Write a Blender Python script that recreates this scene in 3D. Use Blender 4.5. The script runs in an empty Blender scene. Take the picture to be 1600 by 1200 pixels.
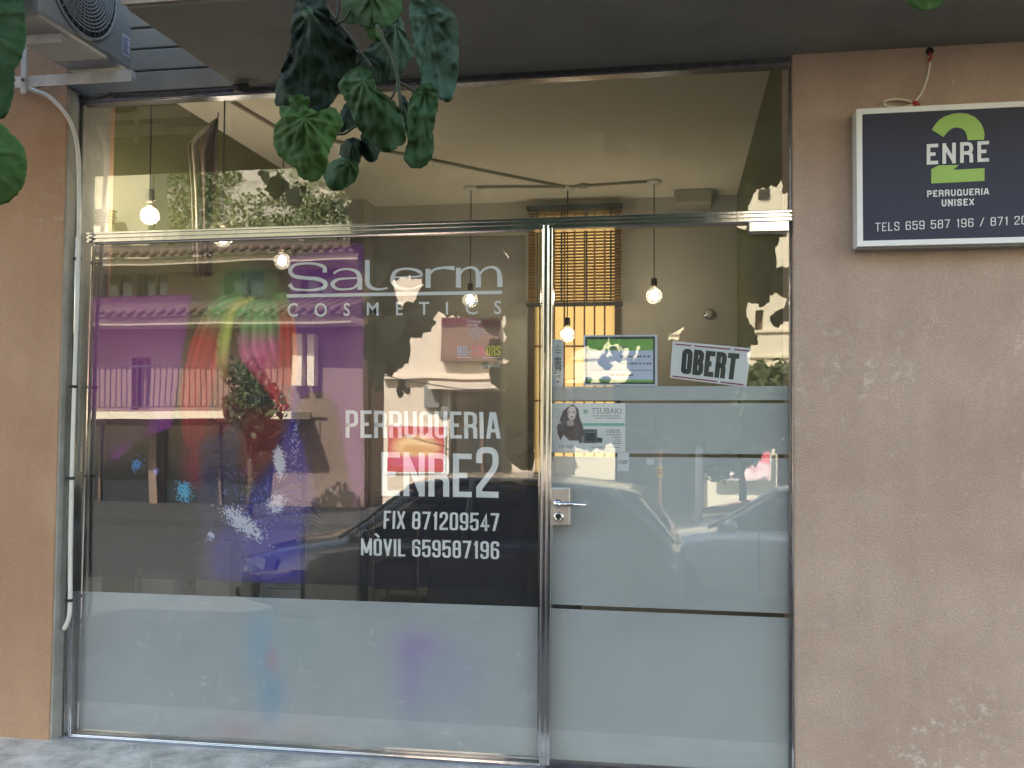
import bpy, bmesh, math, random
import numpy as np
from mathutils import Vector, Matrix, noise
random.seed(7); np.random.seed(7)
S = bpy.context.scene
COL = S.collection
R_ = math.radians
# ---------------------------------------------------------------- camera
FP = 1500.0; YAW = R_(9.80); PIT = R_(1.865); ROL = R_(0.26)
D = 3.75
cy, sy = math.cos(YAW), math.sin(YAW); cp, sp = math.cos(PIT), math.sin(PIT); cr, sr = math.cos(ROL), math.sin(ROL)
FW = Vector((-sy*cp, cy*cp, sp)); RT = Vector((cy, sy, 0)); UP = RT.cross(FW)
R2 = cr*RT + sr*UP; U2 = -sr*RT + cr*UP
_d = FW*FP + R2*(855-800) + U2*(600-1190)
ZE = -_d.z/_d.y*D
CAMP = Vector((0, -D, ZE))
def at(px, py, y=0.0):
    "point of the plane y = const seen at a photo pixel"
    d = FW*FP + R2*(px-800) + U2*(600-py)
    return CAMP + d*((y+D)/d.y)
def atz(px, py, z):
    d = FW*FP + R2*(px-800) + U2*(600-py)
    return CAMP + d*((z-ZE)/d.z)
def mir(px, py, d):
    "where something stands in the street whose mirror image is seen at a pixel"
    p = at(px, py, d); return Vector((p.x, -d, p.z))
cam = bpy.data.objects.new('camera', bpy.data.cameras.new('camera')); COL.objects.link(cam)
cam.matrix_world = Matrix((( R2.x, U2.x, -FW.x, CAMP.x), (R2.y, U2.y, -FW.y, CAMP.y), (R2.z, U2.z, -FW.z, CAMP.z), (0, 0, 0, 1)))
cam.data.sensor_width = 36; cam.data.lens = 36*FP/1600; cam.data.clip_start = .05; cam.data.clip_end = 900
S.camera = cam
# ---------------------------------------------------------------- light
SEL, SAZ = R_(44), R_(-22)
W = bpy.data.worlds.new('World'); S.world = W; W.use_nodes = True
nt = W.node_tree; bg = nt.nodes['Background']; sk = nt.nodes.new('ShaderNodeTexSky')
sk.sky_type = 'NISHITA'; sk.sun_disc = False; sk.sun_elevation = SEL; sk.sun_rotation = SAZ
wb = nt.nodes.new('ShaderNodeVectorMath'); wb.operation = 'MULTIPLY'; wb.inputs[1].default_value = (1.12, .96, .74); nt.links.new(sk.outputs[0], wb.inputs[0]); nt.links.new(wb.outputs[0], bg.inputs[0]); bg.inputs[1].default_value = 0.15
sl = bpy.data.lights.new('sun', 'SUN'); sl.energy = 2.9; sl.angle = R_(.53); sl.color = (1, .95, .86)
so = bpy.data.objects.new('sun', sl); COL.objects.link(so)
sd = Vector((math.sin(SAZ)*math.cos(SEL), math.cos(SAZ)*math.cos(SEL), math.sin(SEL)))
so.rotation_euler = sd.to_track_quat('Z', 'Y').to_euler()
S.view_settings.view_transform = 'Standard'; S.view_settings.look = 'None'
S.view_settings.exposure = 2.95; S.view_settings.gamma = 1
S.cycles.max_bounces = 10; S.cycles.transparent_max_bounces = 24; S.cycles.glossy_bounces = 5; S.cycles.diffuse_bounces = 4
S.cycles.use_denoising = True; S.cycles.caustics_reflective = False; S.cycles.caustics_refractive = False
S.cycles.sample_clamp_indirect = 6
# ---------------------------------------------------------------- materials
def s2l(c):
    return tuple((v/255/12.92 if v/255 <= .04045 else ((v/255+.055)/1.055)**2.4) for v in c)
MC = {}
def mat(name, col, rough=.6, metal=0, col2=None, sc=3.0, bump=0.0, bsc=60, detail=4, spec=None, emit=None, est=0, speck=0, trans=0, coord='Object', stretch=None, thr=None):
    if name in MC: return MC[name]
    m = bpy.data.materials.new(name); m.use_nodes = True; t = m.node_tree; n = t.nodes; b = n['Principled BSDF']
    b.inputs['Roughness'].default_value = rough; b.inputs['Metallic'].default_value = metal
    b.inputs['Base Color'].default_value = (*col, 1)
    if spec is not None: b.inputs['Specular IOR Level'].default_value = spec
    if trans: b.inputs['Subsurface Weight'].default_value = 0
    tc = n.new('ShaderNodeTexCoord'); src = tc.outputs[coord]
    if stretch:
        mp = n.new('ShaderNodeMapping'); mp.inputs['Scale'].default_value = stretch; t.links.new(src, mp.inputs[0]); src = mp.outputs[0]
    last = None
    if col2 is None and not emit: col2 = tuple(c*.86 for c in col)
    if col2 is not None:
        no = n.new('ShaderNodeTexNoise'); no.inputs['Scale'].default_value = sc; no.inputs['Detail'].default_value = detail; no.inputs['Roughness'].default_value = .62
        t.links.new(src, no.inputs[0])
        r = n.new('ShaderNodeValToRGB'); a, c_ = thr or (.36, .66); r.color_ramp.elements[0].position = a; r.color_ramp.elements[1].position = c_
        r.color_ramp.elements[0].color = (*col, 1); r.color_ramp.elements[1].color = (*col2, 1)
        t.links.new(no.outputs[0], r.inputs[0]); last = r.outputs[0]
        if speck:
            n2 = n.new('ShaderNodeTexNoise'); n2.inputs['Scale'].default_value = bsc*2.2; n2.inputs['Detail'].default_value = 3; t.links.new(src, n2.inputs[0])
            mr = n.new('ShaderNodeMapRange'); mr.inputs[1].default_value = .3; mr.inputs[2].default_value = .7; mr.inputs[3].default_value = 1-speck; mr.inputs[4].default_value = 1+speck
            t.links.new(n2.outputs[0], mr.inputs[0])
            mx = n.new('ShaderNodeVectorMath'); mx.operation = 'SCALE'; t.links.new(last, mx.inputs[0]); t.links.new(mr.outputs[0], mx.inputs['Scale']); last = mx.outputs[0]
        t.links.new(last, b.inputs['Base Color'])
    if bump:
        n3 = n.new('ShaderNodeTexNoise'); n3.inputs['Scale'].default_value = bsc; n3.inputs['Detail'].default_value = 5; t.links.new(src, n3.inputs[0])
        bp = n.new('ShaderNodeBump'); bp.inputs['Strength'].default_value = min(1, bump); bp.inputs['Distance'].default_value = .004*max(1, bump); t.links.new(n3.outputs[0], bp.inputs['Height']); t.links.new(bp.outputs[0], b.inputs['Normal'])
    if emit:
        b.inputs['Emission Color'].default_value = (*emit, 1); b.inputs['Emission Strength'].default_value = est
    MC[name] = m; return m
def glassmat(name='window glass', k=2.4, tint=(.97, .98, .97), add=.0, dust=.0):
    m = bpy.data.materials.new(name); m.use_nodes = True; t = m.node_tree; n = t.nodes; n.clear()
    o = n.new('ShaderNodeOutputMaterial'); mx = n.new('ShaderNodeMixShader'); tr = n.new('ShaderNodeBsdfTransparent'); gl = n.new('ShaderNodeBsdfGlossy')
    tr.inputs[0].default_value = (*tint, 1); gl.inputs['Roughness'].default_value = 0; gl.inputs['Color'].default_value = (1, .985, .95, 1)
    lw = n.new('ShaderNodeFresnel'); lw.inputs[0].default_value = 1.5
    mm = n.new('ShaderNodeMath'); mm.operation = 'MULTIPLY_ADD'; mm.inputs[1].default_value = k; mm.inputs[2].default_value = add; mm.use_clamp = True
    # slow undulation of float glass
    tc = n.new('ShaderNodeTexCoord'); no = n.new('ShaderNodeTexNoise'); no.inputs['Scale'].default_value = 2.2; no.inputs['Detail'].default_value = 1
    bp = n.new('ShaderNodeBump'); bp.inputs['Strength'].default_value = .05; bp.inputs['Distance'].default_value = .012
    t.links.new(tc.outputs['Object'], no.inputs[0]); t.links.new(no.outputs[0], bp.inputs['Height']); t.links.new(bp.outputs[0], gl.inputs['Normal'])
    ge = n.new('ShaderNodeNewGeometry'); bf = n.new('ShaderNodeMath'); bf.operation = 'SUBTRACT'; bf.inputs[0].default_value = 1
    m2 = n.new('ShaderNodeMath'); m2.operation = 'MULTIPLY'
    t.links.new(lw.outputs[0], mm.inputs[0]); t.links.new(ge.outputs['Backfacing'], bf.inputs[1]); t.links.new(mm.outputs[0], m2.inputs[0]); t.links.new(bf.outputs[0], m2.inputs[1])
    df = n.new('ShaderNodeBsdfDiffuse'); df.inputs[0].default_value = (.8, .79, .76, 1); md = n.new('ShaderNodeMixShader'); md.inputs[0].default_value = dust
    t.links.new(tr.outputs[0], md.inputs[1]); t.links.new(df.outputs[0], md.inputs[2])
    t.links.new(m2.outputs[0], mx.inputs[0]); t.links.new(md.outputs[0], mx.inputs[1]); t.links.new(gl.outputs[0], mx.inputs[2]); t.links.new(mx.outputs[0], o.inputs[0])
    MC[name] = m; return m
def filmmat(name, col, alpha=1.0, transl=.45, attr=False, rough=.5, noise_amt=.06):
    "translucent sheet: diffuse + translucent, partly see-through; colours from the printed attribute when attr"
    m = bpy.data.materials.new(name); m.use_nodes = True; t = m.node_tree; n = t.nodes; n.clear()
    o = n.new('ShaderNodeOutputMaterial'); d = n.new('ShaderNodeBsdfDiffuse'); tl = n.new('ShaderNodeBsdfTranslucent'); tr = n.new('ShaderNodeBsdfTransparent')
    m1 = n.new('ShaderNodeMixShader'); m1.inputs[0].default_value = transl; m2 = n.new('ShaderNodeMixShader'); m2.inputs[0].default_value = alpha
    if attr:
        a = n.new('ShaderNodeAttribute'); a.attribute_name = 'print'
        t.links.new(a.outputs['Color'], d.inputs[0]); t.links.new(a.outputs['Color'], tl.inputs[0]); t.links.new(a.outputs['Alpha'], m2.inputs[0])
    else:
        tc = n.new('ShaderNodeTexCoord'); no = n.new('ShaderNodeTexNoise'); no.inputs['Scale'].default_value = 2.5; no.inputs['Detail'].default_value = 3
        r = n.new('ShaderNodeValToRGB'); r.color_ramp.elements[0].color = (*[c*(1-noise_amt) for c in col], 1); r.color_ramp.elements[1].color = (*[min(1, c*(1+noise_amt)) for c in col], 1)
        t.links.new(tc.outputs['Object'], no.inputs[0]); t.links.new(no.outputs[0], r.inputs[0]); t.links.new(r.outputs[0], d.inputs[0]); t.links.new(r.outputs[0], tl.inputs[0])
    t.links.new(d.outputs[0], m1.inputs[1]); t.links.new(tl.outputs[0], m1.inputs[2]); t.links.new(tr.outputs[0], m2.inputs[1]); t.links.new(m1.outputs[0], m2.inputs[2]); t.links.new(m2.outputs[0], o.inputs[0])
    MC[name] = m; return m
# ---------------------------------------------------------------- object helpers
def tag(o, label=None, cat=None, group=None, kind=None):
    if label: o['label'] = label
    if cat: o['category'] = cat
    if group: o['group'] = group
    if kind: o['kind'] = kind
    return o
def thing(name, label, cat, loc=(0, 0, 0), rz=0, group=None):
    o = bpy.data.objects.new(name, None); COL.objects.link(o); o.location = loc; o.rotation_euler = (0, 0, rz); o.empty_display_size = .1
    return tag(o, label, cat, group)
MW = {}
def wm(o):
    m = Matrix.LocRotScale(o.location, o.rotation_euler, o.scale)
    return wm(o.parent) @ m if o.parent else m
class MB:
    "collects geometry in world space (or in the thing's own space) and links it as one mesh object"
    def __init__(s): s.v = []; s.f = []; s.sm = []
    def add(s, vs, fs, smooth=False):
        k = len(s.v); s.v += [tuple(v) for v in vs]; s.f += [tuple(i+k for i in f) for f in fs]; s.sm += [smooth]*len(fs); return s
    def box(s, a, b):
        x0, x1 = sorted((a[0], b[0])); y0, y1 = sorted((a[1], b[1])); z0, z1 = sorted((a[2], b[2]))
        return s.add([(x0, y0, z0), (x1, y0, z0), (x1, y1, z0), (x0, y1, z0), (x0, y0, z1), (x1, y0, z1), (x1, y1, z1), (x0, y1, z1)],
                     [(0, 3, 2, 1), (4, 5, 6, 7), (0, 1, 5, 4), (1, 2, 6, 5), (2, 3, 7, 6), (3, 0, 4, 7)])
    def prism(s, pts, dy):
        "polygon (counter-clockwise seen from -y) pushed by dy along y"
        n = len(pts); v = [Vector(p) for p in pts]; w = [p+Vector((0, dy, 0)) for p in v]
        return s.add(v+w, [tuple(range(n)), tuple(range(2*n-1, n-1, -1))]+[(i, i+n, (i+1) % n+n, (i+1) % n) for i in range(n)])
    def tube(s, pts, r, n=8, caps=True, smooth=True):
        pts = [Vector(p) for p in pts]; rr = r if isinstance(r, (list, tuple)) else [r]*len(pts); k0 = []; vs = []; fs = []
        ref = None
        for i, p in enumerate(pts):
            d = (pts[min(i+1, len(pts)-1)]-pts[max(i-1, 0)]).normalized()
            if ref is None: ref = Vector((0, 0, 1)) if abs(d.z) < .9 else Vector((1, 0, 0))
            u = d.cross(ref).normalized(); w = u.cross(d).normalized(); ref = w
            for k in range(n):
                a = 2*math.pi*k/n; vs.append(p+(u*math.cos(a)+w*math.sin(a))*rr[i])
        for i in range(len(pts)-1):
            for k in range(n): fs.append((i*n+k, i*n+(k+1) % n, (i+1)*n+(k+1) % n, (i+1)*n+k))
        if caps: fs.append(tuple(range(n-1, -1, -1))); fs.append(tuple(range((len(pts)-1)*n, len(pts)*n)))
        return s.add(vs, fs, smooth)
    def lathe(s, prof, c, n=24, axis='z', smooth=True):
        c = Vector(c); vs = []; fs = []
        for (r, h) in prof:
            for k in range(n):
                a = 2*math.pi*k/n; x, y = r*math.cos(a), r*math.sin(a)
                vs.append(c+(Vector((x, y, h)) if axis == 'z' else Vector((x, h, y)) if axis == 'y' else Vector((h, x, y))))
        for i in range(len(prof)-1):
            for k in range(n): fs.append((i*n+k, i*n+(k+1) % n, (i+1)*n+(k+1) % n, (i+1)*n+k))
        fs.append(tuple(range(n-1, -1, -1))); fs.append(tuple(range((len(prof)-1)*n, len(prof)*n)))
        return s.add(vs, fs, smooth)
    def build(s, name, m, parent=None, bevel=0, local=False, fix=True, sub=0):
        me = bpy.data.meshes.new(name)
        o = bpy.data.objects.new(name, me); COL.objects.link(o)
        vs = s.v
        if parent is not None:
            o.parent = parent
            if not local:
                inv = wm(parent).inverted(); vs = [inv @ Vector(v) for v in vs]
        elif not local and vs:
            # the object's origin goes to its base
            a = np.array(vs); c = Vector(((a[:, 0].min()+a[:, 0].max())/2, (a[:, 1].min()+a[:, 1].max())/2, a[:, 2].min())); o.location = c
            vs = [Vector(v)-c for v in vs]
        me.from_pydata([tuple(v) for v in vs], [], s.f); me.polygons.foreach_set('use_smooth', s.sm)
        if fix:
            bm = bmesh.new(); bm.from_mesh(me); bmesh.ops.recalc_face_normals(bm, faces=bm.faces); bm.to_mesh(me); bm.free()
        me.materials.append(m); me.update()
        if bevel:
            b = o.modifiers.new('bevel', 'BEVEL'); b.width = bevel; b.segments = 2; b.limit_method = 'ANGLE'
        if sub:
            b = o.modifiers.new('sub', 'SUBSURF'); b.levels = sub; b.render_levels = sub
        return o
def bar(mb, p, q, w, y0, y1):
    "straight bar in the facade plane from p to q, w wide, from y0 (front) to y1"
    p = Vector(p); q = Vector(q); d = (q-p); d.y = 0; d.normalize(); nn = Vector((-d.z, 0, d.x))*(w/2)
    a = [Vector((v.x, y0, v.z)) for v in (p-nn, q-nn, q+nn, p+nn)]
    mb.prism(a, y1-y0); return mb
def quad(px4, y):
    return [at(x, z, y) for x, z in px4]
class Quad:
    "maps (u,v) in 0..1 (v up) to a quadrilateral given by four points TL,TR,BR,BL"
    def __init__(s, tl, tr, br, bl): s.c = [Vector(p) for p in (tl, tr, br, bl)]
    def __call__(s, u, v): tl, tr, br, bl = s.c; return (bl*(1-u)+br*u)*(1-v)+(tl*(1-u)+tr*u)*v
def qpx(tl, tr, br, bl, y=0): return Quad(*[at(*p, y) for p in (tl, tr, br, bl)])
# --- lettering: a condensed stroke face
RR = 1
GL = {
'P': (1, [[(0, 0), (0, 1), (1, 1, RR), (1, .45, RR), (0, .45)]]), 'E': (.85, [[(1, 1), (0, 1), (0, 0), (1, 0)], [(0, .5), (.9, .5)]]),
'F': (.82, [[(1, 1), (0, 1), (0, 0)], [(0, .5), (.9, .5)]]), 'R': (1, [[(0, 0), (0, 1), (1, 1, RR), (1, .47, RR), (0, .47)], [(.55, .47), (1, .40, .8), (1, 0)]]),
'U': (1, [[(0, 1), (0, 0, RR), (1, 0, RR), (1, 1)]]), 'O': (1, [[(.5, 0), (0, 0, RR), (0, 1, RR), (1, 1, RR), (1, 0, RR), (.5, 0)]]),
'Q': (1, [[(.5, 0), (0, 0, RR), (0, 1, RR), (1, 1, RR), (1, 0, RR), (.5, 0)], [(.62, .14), (1.12, -.07)]]),
'I': (0, [[(0, 0), (0, 1)]]), 'A': (1.1, [[(0, 0), (.36, 1)], [(1, 0), (.64, 1)], [(.36, 1), (.64, 1)], [(.14, .27), (.86, .27)]]),
'N': (1.05, [[(0, 0), (0, 1)], [(1, 0), (1, 1)], [(0, .97), (1, .03)]]), 'X': (1, [[(0, 0), (1, 1)], [(0, 1), (1, 0)]]),
'M': (1.5, [[(0, 0), (0, 1)], [(1, 0), (1, 1)], [(0, 1), (.5, .1)], [(1, 1), (.5, .1)]]), 'V': (1.05, [[(0, 1), (.5, 0)], [(1, 1), (.5, 0)]]),
'L': (.8, [[(0, 1), (0, 0), (1, 0)]]), 'S': (1, [[(1, .72), (1, 1, RR), (0, 1, RR), (0, .56, RR), (1, .44, RR), (1, 0, RR), (0, 0, RR), (0, .28)]]),
'T': (1, [[(-.05, 1), (1.05, 1)], [(.5, 1), (.5, 0)]]), 'B': (1, [[(0, .5), (0, 1), (.95, 1, RR), (.95, .53, RR), (0, .53)], [(0, .53), (1, .53, RR), (1, 0, RR), (0, 0), (0, .5)]]),
'C': (1, [[(1, .68), (1, 1, RR), (0, 1, RR), (0, 0, RR), (1, 0, RR), (1, .32)]]), 'H': (1, [[(0, 0), (0, 1)], [(1, 0), (1, 1)], [(0, .5), (1, .5)]]),
'D': (1, [[(0, .5), (0, 1), (1, 1, RR), (1, 0, RR), (0, 0), (0, .5)]]), '-': (.6, [[(0, .45), (1, .45)]]), '/': (.75, [[(0, -.05), (1, 1.05)]]), '`': (1, [[(.2, 1.36), (.62, 1.2)]]),
'0': (1, [[(.5, 0), (0, 0, RR), (0, 1, RR), (1, 1, RR), (1, 0, RR), (.5, 0)]]), '1': (.5, [[(0, .82), (.75, .9), (.75, 1)], [(.75, 1), (.75, 0)]]),
'2': (1, [[(0, .7), (0, 1, RR), (1, 1, RR), (1, .62, .8), (0, .14), (0, 0), (1, 0)]]), '3': (1, [[(0, .74), (0, 1, RR), (1, 1, RR), (1, .52, RR), (.4, .52)], [(.4, .52), (1, .5, RR), (1, 0, RR), (0, 0, RR), (0, .26)]]),
'4': (1, [[(.75, 0), (.75, 1), (.0, .24), (1.1, .24)]]), '5': (1, [[(1, 1), (.02, 1), (0, .52), (.5, .62, .5), (1, .6, RR), (1, 0, RR), (0, 0, RR), (0, .26)]]),
'6': (1, [[(1, .76), (1, 1, RR), (0, 1, RR), (0, 0, RR), (1, 0, RR), (1, .56, RR), (0, .56)]]), '7': (1, [[(0, 1), (1, 1), (.35, 0)]]),
'8': (1, [[(.5, .53), (0.03, .53, RR), (.03, 1, RR), (.97, 1, RR), (.97, .53, RR), (.5, .53)], [(.5, .53), (0, .53, RR), (0, 0, RR), (1, 0, RR), (1, .53, RR), (.5, .53)]]),
'9': (1, [[(0, .24), (0, 0, RR), (1, 0, RR), (1, 1, RR), (0, 1, RR), (0, .44, RR), (1, .44)]]),
}
def roundpoly(pts, r):
    out = []
    for i, p in enumerate(pts):
        v = Vector(p[:2])
        if len(p) > 2 and 0 < i < len(pts)-1:
            a = Vector(pts[i-1][:2]); b = Vector(pts[i+1][:2]); rr = min(r*p[2], (a-v).length*.5, (b-v).length*.5)
            if rr > 1e-6:
                pa = v+(a-v).normalized()*rr; pb = v+(b-v).normalized()*rr
                for k in range(7):
                    t = k/6; q_ = pa*(1-t)**2+v*2*t*(1-t)+pb*t*t
                    if not out or (q_-out[-1]).length > 1e-4: out.append(q_)
                continue
        out.append(v)
    return out
def stroke2d(pts, t):
    "offset a polyline both ways with mitred joins -> list of (left,right) pairs"
    res = []
    n = len(pts); closed = (pts[0]-pts[-1]).length < 1e-6
    for i, p in enumerate(pts):
        if closed and i in (0, n-1): d0 = (pts[-1]-pts[-2]).normalized(); d1 = (pts[1]-pts[0]).normalized()
        else:
            d0 = (p-pts[i-1]).normalized() if i else (pts[1]-p).normalized(); d1 = (pts[i+1]-p).normalized() if i < n-1 else d0
        m = Vector((-(d0+d1).y, (d0+d1).x)); m = m.normalized() if m.length > 1e-4 else Vector((-d0.y, d0.x)); c = max(.35, m.dot(Vector((-d0.y, d0.x)))); ti = t[i] if isinstance(t, list) else t
        res.append((p+m*ti/2/c, p-m*ti/2/c))
    return res
def strokes(mb, text, Q, hw=.40, t=.17, gap=.12, word=.22, lift=.0001, asp=None):
    """letters across quad Q; all sizes in cap heights; asp = quad width / height (for even stroke widths)"""
    x = 0; segs = []
    def ext(s, wd, t):
        s = list(s)
        for e, nb in ((0, 1), (-1, -2)):
            a, b = s[e], s[nb]; dx, dy = (a[0]-b[0])*wd, (a[1]-b[1])*(1-t); L_ = math.hypot(dx, dy)
            if s[0][:2] == s[-1][:2] or L_ == 0: continue
            onx = a[0] <= .001 or a[0] >= .999; ony = a[1] <= .001 or a[1] >= .999
            if (abs(dy) < 1e-6 and onx and wd > 0 and len(s) > 1 and not (a[0] <= .001 and b[0] > a[0] and len(s) == 2 and dx < 0 and a[1] not in (0, 1))) or (ony and abs(dy) > 1e-6): s[e] = (a[0]+(dx/L_*t/2/wd if wd else 0), a[1]+dy/L_*t/2/(1-t))
        return s
    for ch in text:
        if ch == ' ': x += word+gap; continue
        acc = ch == 'Ò'
        w, st = GL['O' if acc else ch]; wd = w*(hw-t)
        for s in st+(GL['`'][1] if acc else []):
            s = ext(s, wd, t)
            segs.append(([( (p[0]*wd+t/2+x), (p[1]*(1-t)+t/2))+tuple(p[2:]) for p in s]))
        x += wd+t+gap
    tot = x-gap
    for k, s in enumerate(segs):
        pp = roundpoly(s, t*1.25); pr = stroke2d(pp, t); off = Vector((0, -lift*(k % 4), 0))
        vs = []; fs = []
        cl = (lambda v: v) if max(abs(v_.y-.5) for v_ in pp) > .62 else (lambda v: min(1, max(0, v)))
        for a, b in pr: vs += [Q(a.x/tot, cl(a.y))+off, Q(b.x/tot, cl(b.y))+off]
        for i in range(len(pr)-1): fs.append((2*i, 2*i+1, 2*i+3, 2*i+2))
        mb.add(vs, fs)
    return mb
def cat(pts, n=8):
    P = [Vector(p) for p in pts]; P = [P[0]*2-P[1]]+P+[P[-1]*2-P[-2]]; out = []
    for i in range(1, len(P)-2):
        for k in range(n):
            t = k/n; a, b, c, d = P[i-1:i+3]
            out.append(.5*((2*b)+(c-a)*t+(2*a-5*b+4*c-d)*t*t+(3*b-a-3*c+d)*t**3))
    out.append(P[-2]); return out
FONTC = {}
def fonttext(mb, text, Q, shear=0, fat=0.0):
    key = (text, shear, fat)
    if key not in FONTC:
        cu = bpy.data.curves.new('t', 'FONT'); cu.body = text; cu.offset = fat; cu.shear = shear; cu.resolution_u = 3
        o = bpy.data.objects.new('t', cu); COL.objects.link(o); bpy.context.view_layer.update()
        me = bpy.data.meshes.new_from_object(o.evaluated_get(bpy.context.evaluated_depsgraph_get()))
        FONTC[key] = ([tuple(v.co) for v in me.vertices], [tuple(p.vertices) for p in me.polygons])
        bpy.data.objects.remove(o); bpy.data.curves.remove(cu); bpy.data.meshes.remove(me)
    v, f = FONTC[key]
    if not v: return mb
    a = np.array(v); x0, x1 = a[:, 0].min(), a[:, 0].max(); z0, z1 = a[:, 1].min(), a[:, 1].max()
    mb.add([Q((p[0]-x0)/(x1-x0), (p[1]-z0)/max(1e-6, z1-z0)) for p in v], f); return mb
# --- printed sheets: a small raster painted in numpy becomes the colour attribute of a fine grid
class Canvas:
    def __init__(s, w, h, x0=0, y0=0, step=1, base=(0, 0, 0), a=0):
        s.x0, s.y0, s.st = x0, y0, step; s.nx, s.ny = int(w/step)+1, int(h/step)+1
        s.X, s.Y = np.meshgrid(x0+np.arange(s.nx)*w/(s.nx-1), y0+np.arange(s.ny)*h/(s.ny-1))
        s.c = np.zeros((s.ny, s.nx, 4)); s.c[..., :3] = s2l(base); s.c[..., 3] = a
    def warp(s, tl, tr, br, bl):
        s.w = [np.array(p, float) for p in (tl, tr, br, bl)]; U = np.linspace(0, 1, s.nx)[None, :, None]; V = np.linspace(0, 1, s.ny)[:, None, None]
        P_ = (s.w[0]*(1-U)+s.w[1]*U)*(1-V)+(s.w[3]*(1-U)+s.w[2]*U)*V; s.X, s.Y = P_[..., 0], P_[..., 1]; return s
    def idx(s, x, y):
        v = .5
        for _ in range(4):
            l = s.w[0]*(1-v)+s.w[3]*v; r = s.w[1]*(1-v)+s.w[2]*v; u = (x-l[0])/(r[0]-l[0]); t = s.w[0]*(1-u)+s.w[1]*u; b = s.w[3]*(1-u)+s.w[2]*u; v = (y-t[1])/(b[1]-t[1])
        return int(round(u*(s.nx-1))), int(round(v*(s.ny-1)))
    def poly(s, pts):
        m = np.zeros(s.X.shape, bool); n = len(pts)
        for i in range(n):
            xa, ya = pts[i]; xb, yb = pts[(i+1) % n]
            if ya == yb: continue
            c = (s.Y < max(ya, yb)) & (s.Y >= min(ya, yb)) & (s.X < (xb-xa)*(s.Y-ya)/(yb-ya)+xa); m ^= c
        return m.astype(float)
    def blur(s, m, px):
        k = max(1, int(px/s.st))
        for _ in range(2):
            for ax in (0, 1):
                c = np.cumsum(np.pad(m, [(k+1, k) if i == ax else (0, 0) for i in (0, 1)], mode='edge'), axis=ax)
                m = (np.take(c, range(2*k+1, c.shape[ax]), ax)-np.take(c, range(0, c.shape[ax]-2*k-1), ax))/(2*k+1)
        return m
    def put(s, m, col, a=1.0, alpha=None):
        "mix colour in by mask; alpha = new opacity there"
        mm = (m*a)[..., None]; s.c[..., :3] = s.c[..., :3]*(1-mm)+np.array(s2l(col))*mm
        if alpha is not None: s.c[..., 3] = s.c[..., 3]*(1-m)+alpha*m
    def paint(s, pts, col, a=1.0, alpha=None, soft=0):
        m = s.poly(pts)
        if soft: m = s.blur(m, soft)
        s.put(m, col, a, alpha)
    def mesh(s, name, Q, m, parent, pix=True, y=0):
        "Q: None -> every grid point is the photo pixel X,Y on plane y; else a Quad over the canvas"
        if Q is None: vs = [at(float(a), float(b), y) for a, b in zip(s.X.ravel(), s.Y.ravel())]
        else:
            U = (s.X-s.X.min())/np.ptp(s.X); V = 1-(s.Y-s.Y.min())/np.ptp(s.Y); vs = [Q(float(a), float(b)) for a, b in zip(U.ravel(), V.ravel())]
        fs = [(j*s.nx+i, (j+1)*s.nx+i, (j+1)*s.nx+i+1, j*s.nx+i+1) for j in range(s.ny-1) for i in range(s.nx-1)]
        o = MB().add(vs, fs).build(name, m, parent, fix=False)
        at_ = o.data.color_attributes.new('print', 'FLOAT_COLOR', 'POINT'); at_.data.foreach_set('color', s.c.reshape(-1).astype(np.float32)); return o
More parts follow.
